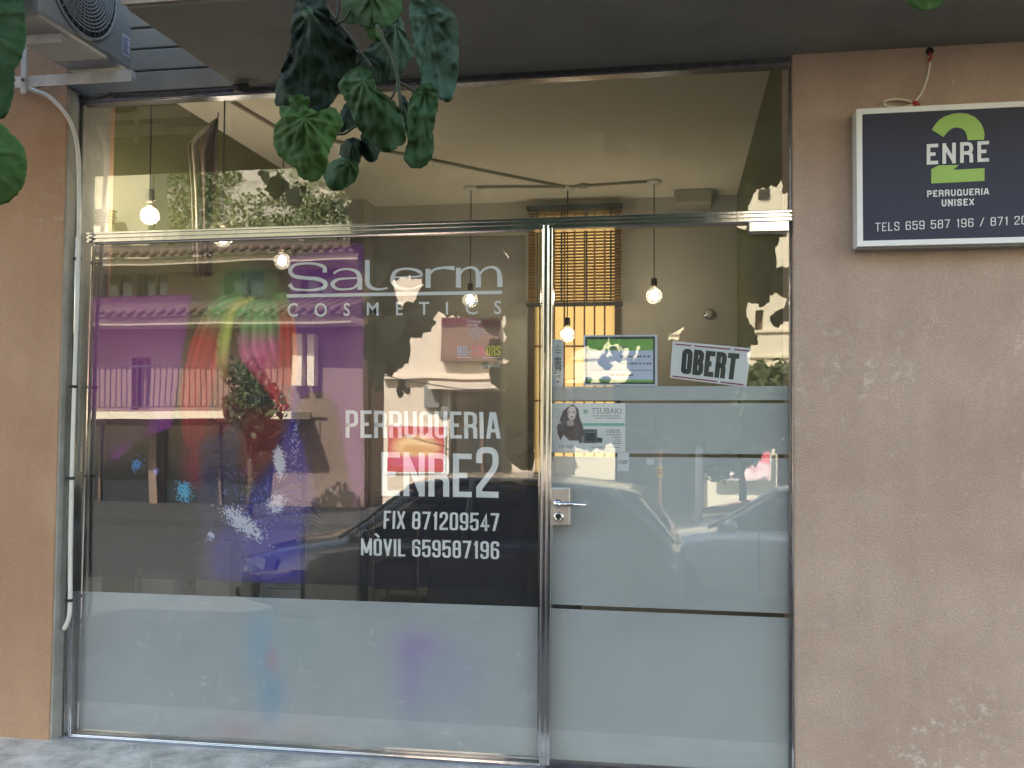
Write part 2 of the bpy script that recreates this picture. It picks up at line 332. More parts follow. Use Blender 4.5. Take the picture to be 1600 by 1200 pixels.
# ================================================================ materials used all over
plaster_r = mat('brown render', (.46, .345, .283), .92, col2=(.385, .28, .228), sc=2.2, bump=.9, bsc=130, speck=.16)
plaster_l = mat('orange render', (.45, .285, .18), .92, col2=(.385, .23, .14), sc=2.0, bump=.9, bsc=130, speck=.12)
grey_conc = mat('grey cement', (.34, .33, .30), .9, col2=(.24, .23, .205), sc=6, bump=.7, bsc=90, speck=.1)
soffit_m = mat('painted soffit', (.27, .26, .235), .9, col2=(.215, .205, .185), sc=2.5, bump=.5, bsc=70, speck=.06)
fascia_m = mat('pinkish fascia', (.42, .33, .26), .9, col2=(.36, .28, .21), sc=5, bump=.8, bsc=140, speck=.15)
def scuffs(m, amt=.5):
    t = m.node_tree; n = t.nodes; b = n['Principled BSDF']; tc = n.new('ShaderNodeTexCoord')
    a = n.new('ShaderNodeTexNoise'); a.inputs['Scale'].default_value = 22; a.inputs['Detail'].default_value = 9; a.inputs['Roughness'].default_value = .75
    c = n.new('ShaderNodeTexNoise'); c.inputs['Scale'].default_value = 1.7; c.inputs['Detail'].default_value = 3
    v = n.new('ShaderNodeTexVoronoi'); v.feature = 'DISTANCE_TO_EDGE'; v.inputs['Scale'].default_value = 3.1; wn = n.new('ShaderNodeTexNoise'); wn.inputs['Scale'].default_value = 3; wa = n.new('ShaderNodeVectorMath'); wa.operation = 'MULTIPLY_ADD'; wa.inputs[1].default_value = (1.2, 1.2, 1.2)
    ra = n.new('ShaderNodeMapRange'); ra.inputs[1].default_value = .53; ra.inputs[2].default_value = .64; rc_ = n.new('ShaderNodeMapRange'); rc_.inputs[1].default_value = .54; rc_.inputs[2].default_value = .70
    rv = n.new('ShaderNodeMapRange'); rv.inputs[1].default_value = .006; rv.inputs[2].default_value = .0; rb = n.new('ShaderNodeMapRange'); rb.inputs[1].default_value = .5; rb.inputs[2].default_value = .64
    for o_ in (a, c, wn): t.links.new(tc.outputs['Object'], o_.inputs[0])
    t.links.new(wn.outputs[1], wa.inputs[0]); t.links.new(tc.outputs['Object'], wa.inputs[2]); t.links.new(wa.outputs[0], v.inputs[0])
    t.links.new(a.outputs[0], ra.inputs[0]); t.links.new(c.outputs[0], rc_.inputs[0]); t.links.new(v.outputs[0], rv.inputs[0]); t.links.new(a.outputs[0], rb.inputs[0])
    m1 = n.new('ShaderNodeMath'); m1.operation = 'MULTIPLY'; t.links.new(ra.outputs[0], m1.inputs[0]); t.links.new(rc_.outputs[0], m1.inputs[1])
    m2 = n.new('ShaderNodeMath'); m2.operation = 'MULTIPLY'; t.links.new(rv.outputs[0], m2.inputs[0]); t.links.new(rb.outputs[0], m2.inputs[1])
    m3 = n.new('ShaderNodeMath'); m3.operation = 'MAXIMUM'; t.links.new(m1.outputs[0], m3.inputs[0]); t.links.new(m2.outputs[0], m3.inputs[1])
    m4 = n.new('ShaderNodeMath'); m4.operation = 'MULTIPLY'; m4.inputs[1].default_value = amt; t.links.new(m3.outputs[0], m4.inputs[0])
    mx = n.new('ShaderNodeMix'); mx.data_type = 'RGBA'; mx.inputs[7].default_value = (.66, .58, .53, 1); l = b.inputs['Base Color'].links[0].from_socket
    mp = n.new('ShaderNodeMapping'); mp.inputs['Scale'].default_value = (5, 5, .45); sn = n.new('ShaderNodeTexNoise'); sn.inputs['Scale'].default_value = 2; sn.inputs['Detail'].default_value = 6; t.links.new(tc.outputs['Object'], mp.inputs[0]); t.links.new(mp.outputs[0], sn.inputs[0]); sr_ = n.new('ShaderNodeMapRange'); sr_.inputs[1].default_value = .35; sr_.inputs[2].default_value = .7; sr_.inputs[3].default_value = 1.02; sr_.inputs[4].default_value = .94; t.links.new(sn.outputs[0], sr_.inputs[0]); sv = n.new('ShaderNodeVectorMath'); sv.operation = 'SCALE'; t.links.new(l, sv.inputs[0]); t.links.new(sr_.outputs[0], sv.inputs['Scale'])
    t.links.new(sv.outputs[0], mx.inputs[6]); t.links.new(m4.outputs[0], mx.inputs[0]); t.links.new(mx.outputs[2], b.inputs['Base Color'])
scuffs(plaster_r, .75); scuffs(plaster_l, .35)
board_m = mat('grey board', (.36, .335, .30), .85, col2=(.29, .27, .24), sc=5, bump=.2)
steel = mat('polished steel', (.78, .76, .76), .12, 1, col2=(.66, .64, .66), sc=7, bump=.12, bsc=25, stretch=(1, 1, .3))
steel2 = mat('dull steel', (.22, .22, .25), .30, 1, col2=(.14, .14, .17), sc=30, bump=.3, bsc=120)
rubber = mat('black gasket', (.02, .02, .022), .6)
white_pl = mat('white plastic', (.72, .70, .66), .4, col2=(.62, .60, .55), sc=8)
black_pl = mat('black plastic', (.02, .02, .022), .35)
paper = mat('white paper', (.72, .74, .80), .6, col2=(.66, .68, .75), sc=4)
glass = glassmat(k=1.3, add=.085, dust=.014)
frost = filmmat('frosted film', (.56, .605, .665), .93, .2, noise_amt=.09)
frost_b = filmmat('tinted frosted film', (.5, .5, .5), .93, .2, attr=True)
printf = filmmat('printed window film', (.5, .5, .5), .5, .2, attr=True)
letters = mat('white vinyl', (.86, .85, .88), .55, col2=(.80, .79, .82), sc=6)
def diff_attr(name, rough=.6):
    m = mat(name, (.5, .5, .5), rough, col2=None, emit=None); t = m.node_tree; a = t.nodes.new('ShaderNodeAttribute'); a.attribute_name = 'print'
    for l in list(t.links):
        if l.to_socket.name == 'Base Color': t.links.remove(l)
    t.links.new(a.outputs['Color'], t.nodes['Principled BSDF'].inputs['Base Color']); return m
printed = diff_attr('printed card')
# ================================================================ the shop's own building
P = at
zt = at(855, 129).z                       # glass head
xl = at(120, 640).x; xr = at(1239, 640).x # opening
zs = zt+.035                              # soffit height
SLY = -.83                                # balcony overhang
bld = thing('shop_building', 'shaded building with brown render walls and an overhanging balcony above the hair salon front', 'building', (0, 0, 0))
yw_l, yw_r = -.10, -.055
pl0 = at(76, 1160, yw_l); pl1 = at(106, 150, yw_l); xw = (pl0.x+pl1.x)/2
MB().prism([(-7, yw_l, -1.2), (pl0.x, yw_l, -1.2), (pl0.x, yw_l, pl0.z), (pl1.x, yw_l, pl1.z), (pl1.x, yw_l, 3.6), (-7, yw_l, 3.6)], .35).build('wall', plaster_l, bld, bevel=.006)
pr = at(1240, 640, yw_r).x
rw = MB().box((pr, yw_r, -1.2), (7, .3, zs+.6)).build('wall', plaster_r, bld, bevel=.008); rw['label'] = 'right hand brown render wall'
# grey cement reveal between the left wall and the steel frame
MB().prism([(pl0.x-.01, -.012, -.2), (at(114, 1150, 0).x, -.012, -.2), (at(134, 155, 0).x, -.012, zs+.3), (pl1.x-.01, -.012, zs+.3)], .20).prism([(pl0.x+.0005, yw_l+.004, -.2), (pl0.x+.010, yw_l+.004, -.2), (pl1.x+.010, yw_l+.004, zs+.3), (pl1.x+.0005, yw_l+.004, zs+.3)], .0875).build('reveal', grey_conc, bld)
# balcony slab: its left end stops a little right of the window corner
sx = (at(195, 20, SLY).x+at(375, 140, 0).x)/2
slab_l0, slab_l1 = at(195, 20, SLY).x, at(375, 138, -.01).x
zz = zs
MB().add([(slab_l0, SLY, zz), (7, SLY, zz), (7, .0, zz), (slab_l1, .0, zz), (slab_l0, SLY, zz+.42), (7, SLY, zz+.42), (7, .0, zz+.42), (slab_l1, .0, zz+.42)],
         [(0, 3, 2, 1), (4, 5, 6, 7), (0, 1, 5, 4), (1, 2, 6, 5), (2, 3, 7, 6), (3, 0, 4, 7)]).build('balcony_slab', soffit_m, bld, bevel=.012)
MB().box((slab_l0-.004, SLY-.012, zz+.012), (7, SLY-.001, zz+.43)).build('fascia', fascia_m, bld)
MB().box((-7, -1.30, ZE+1.374), (slab_l0-.02, -.92, ZE+2.3)).build('unseen_blocker_beam', soffit_m, bld, bevel=.01)  # added beam above the view; blocks bright reflections and shades the left wall top
MB().box((-7, .06, zs+.55), (7, 3.9, 13.9)).build('upper_wall', plaster_r, bld)
# horizontal grey boards on the facade left of the slab
zb = [at(300, y, -.03).z for y in (141.5, 108, 73)]; zb.append(zb[-1]+(zb[1]-zb[0])); zb.append(zb[-1]+.1); 
for i in range(4):
    MB().box((at(60, 100, -.03).x, -.04+.002*i, zb[i]+.006), (slab_l1+.35, .02, zb[i+1]-.002)).build('cladding_board', board_m, bld, bevel=.004)
MB().box((at(60, 100, -.03).x, .022, zs+.0), (slab_l1+.35, .055, zb[4]+.3)).build('board_backing', rubber, bld)
# small dark pipe end at the right end of the boards
MB().lathe([(.018, 0), (.018, .06)], at(366, 138, -.1), 10, 'x').build('pipe_stub', rubber, bld)
# interior shell
YB = 3.55; ZC = 3.0
wall_in = mat('cream wall', (.44, .41, .35), .85, col2=(.41, .38, .32), sc=1.5)
olive = mat('olive wall', (.12, .125, .042), .85, col2=(.10, .105, .036), sc=1.5)
ceil_m = mat('cream ceiling', (.80, .74, .62), .9, col2=(.76, .70, .58), sc=1)
floor_m = mat('grey floor tile', (.24, .235, .22), .4, col2=(.19, .185, .17), sc=3)
xr_in = at(1235, 500, .15).x; xl_in = at(128, 500, .15).x
def st(mb, n, m): return tag(mb.build(n, m), kind='structure')
tag(MB().box((xr_in, .10, -.02), (xr_in+.12, YB+.1, ZC+.05)).build('wall_right', olive), kind='structure')
tag(MB().box((xl_in-.12, .10, -.02), (xl_in, YB+.1, ZC+.05)).build('wall_left', olive), kind='structure')
wx0, wx1 = at(826, 500, YB).x, at(970, 500, YB).x; wz1, wz0 = at(900, 322, YB).z, at(900, 748, YB).z
b = MB(); b.box((xl_in, YB, -.02), (wx0, YB+.12, ZC+.05)); b.box((wx1, YB, -.02), (xr_in, YB+.12, ZC+.05)); b.box((wx0, YB, wz1), (wx1, YB+.12, ZC+.05)); b.box((wx0, YB, -.02), (wx1, YB+.12, wz0))
st(b, 'wall_back', wall_in)
st(MB().box((xl_in-.1, .07, ZC), (xr_in+.1, YB+.1, ZC+.15)), 'ceiling', ceil_m)
st(MB().box((xl_in-.1, .02, -.12), (xr_in+.1, YB+.1, -.008)), 'floor', floor_m)
# boxed beam and chimney-like column in the far left corner and box near the right corner
pc = MB().box((at(545, 300, YB-.3).x, YB-.28, 0), (at(568, 300, YB-.3).x, YB-.002, ZC-.002)); tag(pc.build('corner_column', wall_in), 'narrow cream column in the far corner of the salon behind the hanging leaves', 'column')
pb = MB().box((at(1053, 300, YB-.25).x, YB-.24, at(1080, 316, YB-.25).z), (at(1113, 300, YB-.25).x, YB-.002, ZC-.002)); tag(pb.build('ceiling_box', wall_in, bevel=.01), 'cream boxed casing high on the salon back wall right of the blind', 'casing')
# ================================================================ ground
marble = mat('grey marble step', (.64, .60, .545), .6, col2=(.30, .285, .26), sc=8, bump=.5, bsc=50, detail=8, speck=.08)
def veins(m):
    t = m.node_tree; n = t.nodes; b = n['Principled BSDF']; tc = n.new('ShaderNodeTexCoord'); v = n.new('ShaderNodeTexVoronoi'); v.feature = 'DISTANCE_TO_EDGE'; v.inputs['Scale'].default_value = 2.6
    no = n.new('ShaderNodeTexNoise'); no.inputs['Scale'].default_value = 4; mx = n.new('ShaderNodeVectorMath'); mx.operation = 'MULTIPLY_ADD'; mx.inputs[1].default_value = (.7, .7, .7)
    t.links.new(tc.outputs['Object'], no.inputs[0]); t.links.new(no.outputs[1], mx.inputs[0]); t.links.new(tc.outputs['Object'], mx.inputs[2]); t.links.new(mx.outputs[0], v.inputs[0])
    r = n.new('ShaderNodeValToRGB'); r.color_ramp.elements[0].position = 0.004; r.color_ramp.elements[0].color = (.62, .61, .58, 1); r.color_ramp.elements[1].position = .016; r.color_ramp.elements[1].color = (0, 0, 0, 1)
    t.links.new(v.outputs[0], r.inputs[0]); mm = n.new('ShaderNodeMix'); mm.data_type = 'RGBA'; mm.blend_type = 'LIGHTEN'; mm.inputs[0].default_value = .8
    l = b.inputs['Base Color'].links[0]; src = l.from_socket; t.links.new(src, mm.inputs[6]); t.links.new(r.outputs[0], mm.inputs[7]); t.links.new(mm.outputs[2], b.inputs['Base Color'])
veins(marble)
zst = at(300, 1172, -.10).z
tag(MB().box((-7, -.43, -.35), (7, -.055, zst)).build('marble_step', marble, bevel=.01), 'grey veined marble step below the shop window', 'step')
MB().box((xl-.12, -.05, zst-.05), (xr+.1, -.02, at(300, 1163, -.03).z)).build('threshold', mat('blue grey ledge', (.36, .37, .42), .6, col2=(.28, .29, .33), sc=8), bld)
pave = mat('pavement slabs', (.07, .068, .063), .85, col2=(.05, .047, .044), sc=3, bump=.5)
asph = mat('asphalt', (.055, .055, .055), .9, col2=(.04, .04, .04), sc=20, bump=.5, bsc=200)
ZR = -.78
g = MB().add([(-40, -.40, -.22), (40, -.40, -.22), (40, -5.2, -.62), (-40, -5.2, -.62), (-40, -5.2, -.8), (40, -5.2, -.8)], [(0, 3, 2, 1), (3, 4, 5, 2)]); st(g, 'pavement', pave)
st(MB().add([(-40, -5.2, ZR), (40, -5.2, ZR), (40, -13, ZR), (-40, -13, ZR)], [(0, 3, 2, 1)]), 'road', asph)
st(MB().box((-40, -13, ZR-.2), (40, -22, ZR+.13)), 'far_pavement', asph)
st(MB().add([(-300, 30, -1.3), (300, 30, -1.3), (300, -300, -1.3), (-300, -300, -1.3)], [(0, 3, 2, 1)]), 'ground', mat('earth', (.16, .14, .10), .95, col2=(.10, .12, .05), sc=.3))
# ================================================================ steel front: fixed window, fanlight, door
GL0, GL1 = .0, .008
win = thing('shop_window', 'large fixed shop window of the salon left of the door, covered with a printed film and white lettering', 'shop window', at(480, 1160, 0))
fan = thing('fanlight', 'long fixed glass pane above the polished steel transom', 'window', at(680, 350, 0))
door = thing('glass_door', 'glass salon door with frosted bands and lever handle, right of the steel post', 'door', at(1050, 1195, 0))
def fr(name, parent, a, c, w, y0=-.03, y1=.03, m=steel, lip=True):
    mb = MB(); bar(mb, at(*a), at(*c), w, y0, y1); o = mb.build(name, m, parent, bevel=.002)
    if lip:
        mb = MB(); p, q = at(*a), at(*c); d = (q-p).normalized(); nn = Vector((-d.z, 0, d.x))
        for s in (-.30, .30): bar(mb, p+nn*w*s, q+nn*w*s, w*.16, y0-.006, y0-.0005)
        mb.build('bead', m, o, bevel=.0015)
    return o
mpx = (at(900, 600)-at(800, 600)).x/100  # metres per pixel there
# outer frame
fr('frame', win, (121.5, 372), (111.5, 1150), 13*mpx, m=steel)
fr('frame', fan, (125.5, 158), (121.5, 370), 13*mpx, m=steel2)
fr('frame', fan, (122, 160), (1243, 97), 14*mpx, m=steel2)
fr('frame', fan, (1237.5, 98), (1236.5, 340), 9*mpx, m=steel2, lip=False)
fr('frame', win, (106, 1150), (851, 1197), 15*mpx, m=steel)
fr('sill_rail', win, (106, 1164), (851, 1211), 9*mpx, -.045, .02, m=steel2, lip=False)
# transom: three fluted strips
tr = thing('transom', 'fluted polished steel transom bar between fanlight and window', 'transom', at(680, 360, 0))
mb = MB(); bar(mb, at(143, 373.5), at(1238, 339), 18*mpx, -.03, .03); mb.build('rail', steel, tr, bevel=.002)
for s in (-6.2, 0, 6.2):
    mb = MB(); bar(mb, at(143, 373.5+s), at(1238, 339+s), 3.6*mpx, -.038, -.0305); mb.build('bead', steel, tr, bevel=.0012)
# post
post = fr('post', win, (855, 354), (849.5, 1200), 11*mpx, -.034, .034, m=steel)
# window slim inner beads (chrome lines)
for a, c in (((148, 381), (834, 361)), ((844.5, 361), (841.5, 1180)), ((126, 1141), (842, 1184)), ((146, 386), (124, 1141))):
    mb = MB(); bar(mb, at(*a), at(*c), 2.2*mpx, -.012, -.0005); mb.build('glazing_bead', steel, win)
# door frame
mb = MB(); bar(mb, at(862.5, 356), at(857.5, 1192), 6*mpx, -.036, .02); mb.build('stile', steel, door, bevel=.003)
mb = MB(); bar(mb, at(866, 358.5), at(1233, 347.5), 3.2*mpx, -.015, .02); mb.build('top_rail', steel, door, bevel=.001)
mb = MB(); bar(mb, at(1235.5, 350), at(1234.5, 1230), 3.6*mpx, -.02, .02); mb.build('stile', steel2, door, bevel=.001)
mb = MB(); bar(mb, at(858, 1191), at(1236, 1214), 7*mpx, -.02, .02); mb.build('bottom_rail', steel2, door, bevel=.001)
mb = MB(); bar(mb, at(1238.5, 340), at(1237.5, 1230), 3.5*mpx, -.035, .03); mb.build('frame', steel, door, bevel=.001)
def pane(px4, parent):
    q = [at(*p) for p in px4]; q = [q[0], q[3], q[2], q[1]]
    return MB().prism([Vector((p.x, GL0, p.z)) for p in q], GL1).build('glass_pane', glass, parent)
pane([(124, 378), (852, 356), (849, 1196), (110, 1152)], win)
pane([(124, 158), (1240, 98), (1238, 342), (122, 376)], fan)
pane([(860, 356), (1236, 345), (1237, 1216), (857, 1196)], door)
# ---------------- films on the window
Yfr, Ypo, Yle = .0105, .0125, .0092
def film(px4, parent, name='frosted_film', m=frost, y=Yfr):
    q = [at(*p, y) for p in px4]; return MB().add([q[0], q[3], q[2], q[1]], [(0, 1, 2, 3)]).build(name, m, parent, fix=False)
cv = Canvas(745, 282, 108, 918, 3, (188, 192, 193), .93).warp((113, 923.5), (851, 949), (851, 1194), (112, 1150))
base = cv.c.copy(); lin = np.array([.56, .605, .665]); cv.c[..., :3] = lin
sm_r = np.random.RandomState(2); smear = sum(cv.blur(sm_r.rand(cv.ny, cv.nx), w_)*k_ for w_, k_ in ((10, .5), (30, 1.6), (60, 2.5))); smear = (smear-smear.mean())/smear.std(); cv.c[..., :3] *= (1+.028*np.clip(smear, -2.5, 2.5))[..., None]
for _ in range(60):
    x_, y_ = sm_r.uniform(120, 850), sm_r.uniform(940, 1185); a_ = sm_r.uniform(-.5, .5)+1.57*(sm_r.rand() > .6); l_ = sm_r.uniform(6, 46)
    for t_ in np.linspace(0, 1, 30): i_, j_ = cv.idx(x_+l_*t_*math.cos(a_), y_+l_*t_*math.sin(a_)); cv.c[min(max(j_, 0), cv.ny-1), min(max(i_, 0), cv.nx-1), :3] *= 1.03
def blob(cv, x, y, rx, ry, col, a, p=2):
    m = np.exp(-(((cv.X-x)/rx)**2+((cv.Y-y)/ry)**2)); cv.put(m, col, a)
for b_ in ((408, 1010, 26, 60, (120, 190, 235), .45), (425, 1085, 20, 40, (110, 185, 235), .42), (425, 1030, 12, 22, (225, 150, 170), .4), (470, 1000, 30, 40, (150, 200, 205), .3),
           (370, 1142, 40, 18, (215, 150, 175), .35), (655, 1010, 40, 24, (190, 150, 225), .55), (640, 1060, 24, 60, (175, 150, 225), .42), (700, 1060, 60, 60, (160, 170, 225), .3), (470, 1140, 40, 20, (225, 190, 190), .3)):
    blob(cv, *b_)  # soft cyan, pink and purple tints mixed into the film colour
# keep only what lies on the pane, below the film's top edge
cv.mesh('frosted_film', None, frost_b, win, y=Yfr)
film([(863, 604), (1233, 603), (1233, 625), (863, 626)], door)
film([(863, 630), (1233, 630), (1233, 710), (863, 707.5)], door)
film([(863, 713), (1233, 716), (1233, 958.5), (862, 944)], door)
film([(862, 950.5), (1233, 965.5), (1234, 1214), (859, 1194)], door)
# ---------------- the big printed film: a model with coloured hair
pc_ = Canvas(690, 560, 134, 368, 2, (46, 40, 50), .66).warp((148, 371), (822, 368), (822, 924), (136, 901))
rnd = np.random.RandomState(3)
pc_.paint([(140, 465), (300, 460), (268, 668), (215, 688), (180, 720), (140, 700)], (150, 62, 162), .95, .80, 3)
pc_.paint([(140, 640), (240, 650), (225, 690), (180, 700), (140, 760)], (84, 74, 84), .8, .5, 8)
pc_.paint([(452, 400), (569, 380), (569, 800), (545, 800), (530, 700), (520, 640), (500, 615), (455, 640)], (134, 64, 160), .95, .78, 3)
pc_.paint([(460, 560), (510, 560), (520, 800), (470, 800)], (120, 60, 175), .5, .6, 14)
pc_.paint([(569, 372), (824, 368), (824, 930), (569, 930)], (62, 55, 62), .9, .46, 1)
pc_.paint([(783, 500), (824, 495), (824, 765), (783, 760)], (150, 130, 105), .9, .10, 2)
pc_.paint([(700, 440), (824, 430), (824, 500), (700, 500)], (140, 105, 80), .5, .35, 16)
# hair: fuzzy crown then tresses, drawn as many strands
def strand(pts, wid, cols, n, spread=1.0, a=.5, alpha=.75):
    P_ = cat([Vector(p) for p in pts], 14); N = len(P_); arr = np.array([tuple(p) for p in P_])
    for k in range(n):
        u = rnd.uniform(-1, 1); wob = rnd.uniform(-3, 3); tone = rnd.uniform(.65, 1.35)
        for i in range(0, N-1):
            f = i/(N-1); w = np.interp(f, np.linspace(0, 1, len(wid)), wid); d = P_[i+1]-P_[i]; nn = Vector((-d.y, d.x)).normalized()
            x, y = P_[i]+nn*(u*w*spread+wob*f); c = [min(255, max(0, np.interp(f, np.linspace(0, 1, len(cols)), [q[j] for q in cols])*tone)) for j in range(3)]
            for q in (0, .25, .5, .75):
                ix, iy = pc_.idx(x+d.x*q, y+d.y*q)
                for ix2 in (ix, ix+1):
                  if 0 <= ix2 < pc_.nx-1 and 0 <= iy < pc_.ny-1:
                    pc_.c[iy, ix2, :3] = pc_.c[iy, ix2, :3]*(1-a)+np.array(s2l(c))*a; pc_.c[iy, ix2, 3] = max(pc_.c[iy, ix2, 3], alpha)
GR, RD, PK, YG = (110, 175, 105), (205, 56, 66), (225, 96, 160), (190, 200, 105)
pc_.paint([(330, 450), (350, 425), (385, 412), (430, 430), (448, 470), (450, 520), (390, 500), (340, 500)], (92, 140, 92), .85, .78, 12)
pc_.paint([(372, 430), (405, 420), (420, 450), (385, 470)], (52, 104, 110), .8, .7, 8)
strand([(380, 470), (345, 490), (325, 540), (305, 620), (300, 700)], [14, 22, 26, 22, 10], [GR, GR, RD, RD, (120, 40, 60)], 150, alpha=.84)
strand([(395, 468), (365, 480), (350, 530), (345, 600), (345, 660)], [4, 6, 8, 7, 4], [YG, YG, YG, (190, 120, 90), (190, 90, 90)], 60, alpha=.86)
strand([(408, 470), (408, 510), (410, 545), (428, 590), (446, 640)], [18, 34, 36, 22, 5], [GR, (120, 165, 110), PK, (186, 66, 86), RD], 320, alpha=.9)
strand([(438, 460), (448, 510), (450, 560), (450, 600)], [8, 10, 12, 8], [GR, RD, RD, RD], 90, alpha=.84)
pc_.paint([(300, 640), (330, 640), (318, 760), (285, 760), (290, 700)], (165, 40, 74), .8, .76, 8)
pc_.paint([(325, 600), (352, 560), (375, 640), (360, 720), (318, 740)], (140, 46, 66), .7, .74, 10)
pc_.paint([(380, 640), (446, 640), (440, 700), (400, 760), (370, 740)], (138, 36, 52), .85, .78, 8)
# blue sleeve and hand
BL_ = (50, 40, 170)
pc_.paint([(316, 690), (372, 664), (374, 800), (345, 906), (318, 904), (312, 800)], (70, 62, 130), .85, .45, 5)
pc_.paint([(330, 850), (380, 788), (432, 716), (458, 632), (470, 600), (476, 650), (484, 735), (486, 790), (470, 835), (474, 908), (345, 906), (330, 890)], BL_, .95, .74, 6)
pc_.paint([(385, 850), (430, 800), (470, 820), (462, 900), (400, 905)], (44, 24, 205), .85, .86, 14)
pc_.paint([(455, 640), (466, 600), (470, 660), (460, 700)], (50, 50, 160), .8, .7, 4)
pc_.paint([(135, 740), (300, 745), (310, 900), (130, 900)], (16, 16, 28), .95, .90, 14)
pc_.paint([(500, 780), (824, 770), (824, 925), (500, 918)], (14, 16, 42), .95, .70, 10)
pc_.paint([(462, 660), (466, 625), (484, 613), (508, 614), (526, 632), (536, 690), (552, 780), (548, 800), (500, 806), (486, 740)], (40, 36, 42), .9, .86, 2)
for _ in range(2):
    k_ = np.pad(pc_.c, ((1, 1), (1, 1), (0, 0)), mode='edge'); pc_.c = (k_[:-2, 1:-1]+k_[2:, 1:-1]+k_[1:-1, :-2]+k_[1:-1, 2:]+2*k_[1:-1, 1:-1])/6
wm_ = pc_.blur(pc_.poly([(372, 720), (560, 760), (560, 905), (330, 905)]), 10); pc_.c[..., 3] *= 1-.20*wm_
# glitter spots
for (x, y, rx, ry, rot, n, c) in ((437, 722, 6, 16, 0.1, 420, (225, 225, 250)), (432, 787, 12, 10, .8, 260, (215, 215, 245)), (381, 818, 10, 26, .95, 520, (215, 220, 250)), (288, 769, 9, 12, 0, 160, (80, 180, 235)),
                               (329, 838, 4, 5, 0, 40, (200, 200, 240)), (213, 726, 6, 8, 0, 50, (90, 150, 230)), (243, 737, 3, 4, 0, 22, (150, 150, 230)), (410, 790, 60, 60, 0, 120, (150, 150, 230)), (460, 690, 8, 40, 0, 50, (170, 170, 230))):
    for k in range(int(n*1.5)):
        a_, b_ = rnd.randn()*rx*.62, rnd.randn()*ry*.62; X_ = x+a_*math.cos(rot)+b_*math.sin(rot); Y_ = y-a_*math.sin(rot)+b_*math.cos(rot)
        ix, iy = pc_.idx(X_, Y_)
        if 0 <= ix < pc_.nx and 0 <= iy < pc_.ny: pc_.c[iy, ix, :3] = s2l(c); pc_.c[iy, ix, 3] = .9
# head office style card printed on the film: HD-COLORS
pc_.paint([(686, 495), (782, 499), (782, 560), (686, 564)], (118, 84, 88), .9, .60, 1)
pc_.paint([(686, 495), (782, 499), (782, 513), (686, 508)], (104, 22, 54), .95, .78, 1)
pc_.paint([(700, 520), (722, 513), (730, 540), (715, 560), (700, 555)], (150, 100, 92), .6, .6, 5)
pc_.paint([(712, 509), (724, 518), (716, 528)], (60, 40, 44), .5, .6, 3)
pc_.mesh('printed_film', None, printf, win, y=Ypo)
# lettering (white vinyl)
cols = {'c': mat('cyan vinyl', s2l((120, 175, 205)), .5), 'p': mat('pink vinyl', s2l((205, 70, 120)), .5), 'y': mat('yellow vinyl', s2l((225, 205, 90)), .5)}
L = MB(); strokes(L, 'PERRUQUERIA', qpx((540, 641), (781, 644), (782, 685.5), (540, 684), Yle), .40, .125, .075, lift=.00005); L.build('lettering', letters, win, fix=False)
L = MB(); strokes(L, 'ENRE', qpx((596, 706), (737, 709), (737, 777), (596, 774.5), Yle), .43, .125, .075, lift=.00005); L.build('lettering', letters, win, fix=False)
L = MB(); strokes(L, '2', qpx((744, 698), (779, 699), (779, 778), (744, 777), Yle), .45, .12, .1, lift=.00005); L.build('lettering', letters, win, fix=False)
L = MB(); strokes(L, 'FIX 871209547', qpx((600, 798), (780, 802), (780, 830), (599, 826), Yle), .40, .125, .085, .17, lift=.00005); L.build('lettering', letters, win, fix=False)
L = MB(); strokes(L, 'MÒVIL 659587196', qpx((564, 841), (780, 846), (780, 874), (564, 867.5), Yle), .40, .125, .085, .17, lift=.00005); L.build('lettering', letters, win, fix=False)
L = MB(); strokes(L, 'HD-', qpx((715, 541), (737, 541), (737, 556), (715, 556), Yle), .42, .15, .1); L.build('lettering', cols['c'], win, fix=False)
L = MB(); strokes(L, 'COL', qpx((738, 540), (759, 540), (759, 556), (738, 556), Yle), .42, .15, .1); L.build('lettering', cols['p'], win, fix=False)
L = MB(); strokes(L, 'ORS', qpx((760, 540), (782, 540), (782, 556), (760, 556), Yle), .42, .15, .1); L.build('lettering', cols['y'], win, fix=False)
L = MB(); fonttext(L, 'nir  el', qpx((391, 609), (452, 606), (452, 630), (391, 633), Yle)); L.build('lettering', mat('dark print', (.06, .05, .07), .6), win, fix=False)
L = MB()
hexa = [at(745+11*math.cos(a), 520+8.5*math.sin(a), Yle) for a in [math.pi/6+k*math.pi/3 for k in range(7)]]
bar_ = [(hexa[i], hexa[i+1]) for i in range(6)]
for p, q in bar_: bar(L, p, q, .003, Yle, Yle+.0004)
fonttext(L, 'HD', qpx((740, 516), (750, 516), (750, 524), (740, 524), Yle)); L.build('emblem', cols['c'], win)
L = MB(); fonttext(L, 'TONE', qpx((729, 500), (752, 501), (752, 505), (729, 504), Yle)); fonttext(L, 'COLOR', qpx((729, 506), (746, 506), (746, 510), (729, 510), Yle))
for a_, b_ in (((714, 558.6), (736, 558.6)), ((754, 558.6), (782, 558.6))): bar(L, at(*a_, Yle), at(*b_, Yle), .002, Yle, Yle+.0002)
rs = np.random.RandomState(5); pts = [(752+i*.75, 572+2.4*math.sin(i*1.35)+rs.uniform(-1, 1)) for i in range(40)]
for i in range(39): bar(L, at(*pts[i], Yle), at(*pts[i+1], Yle), .0011, Yle, Yle+.0002)
L.build('lettering', letters, win, fix=False)
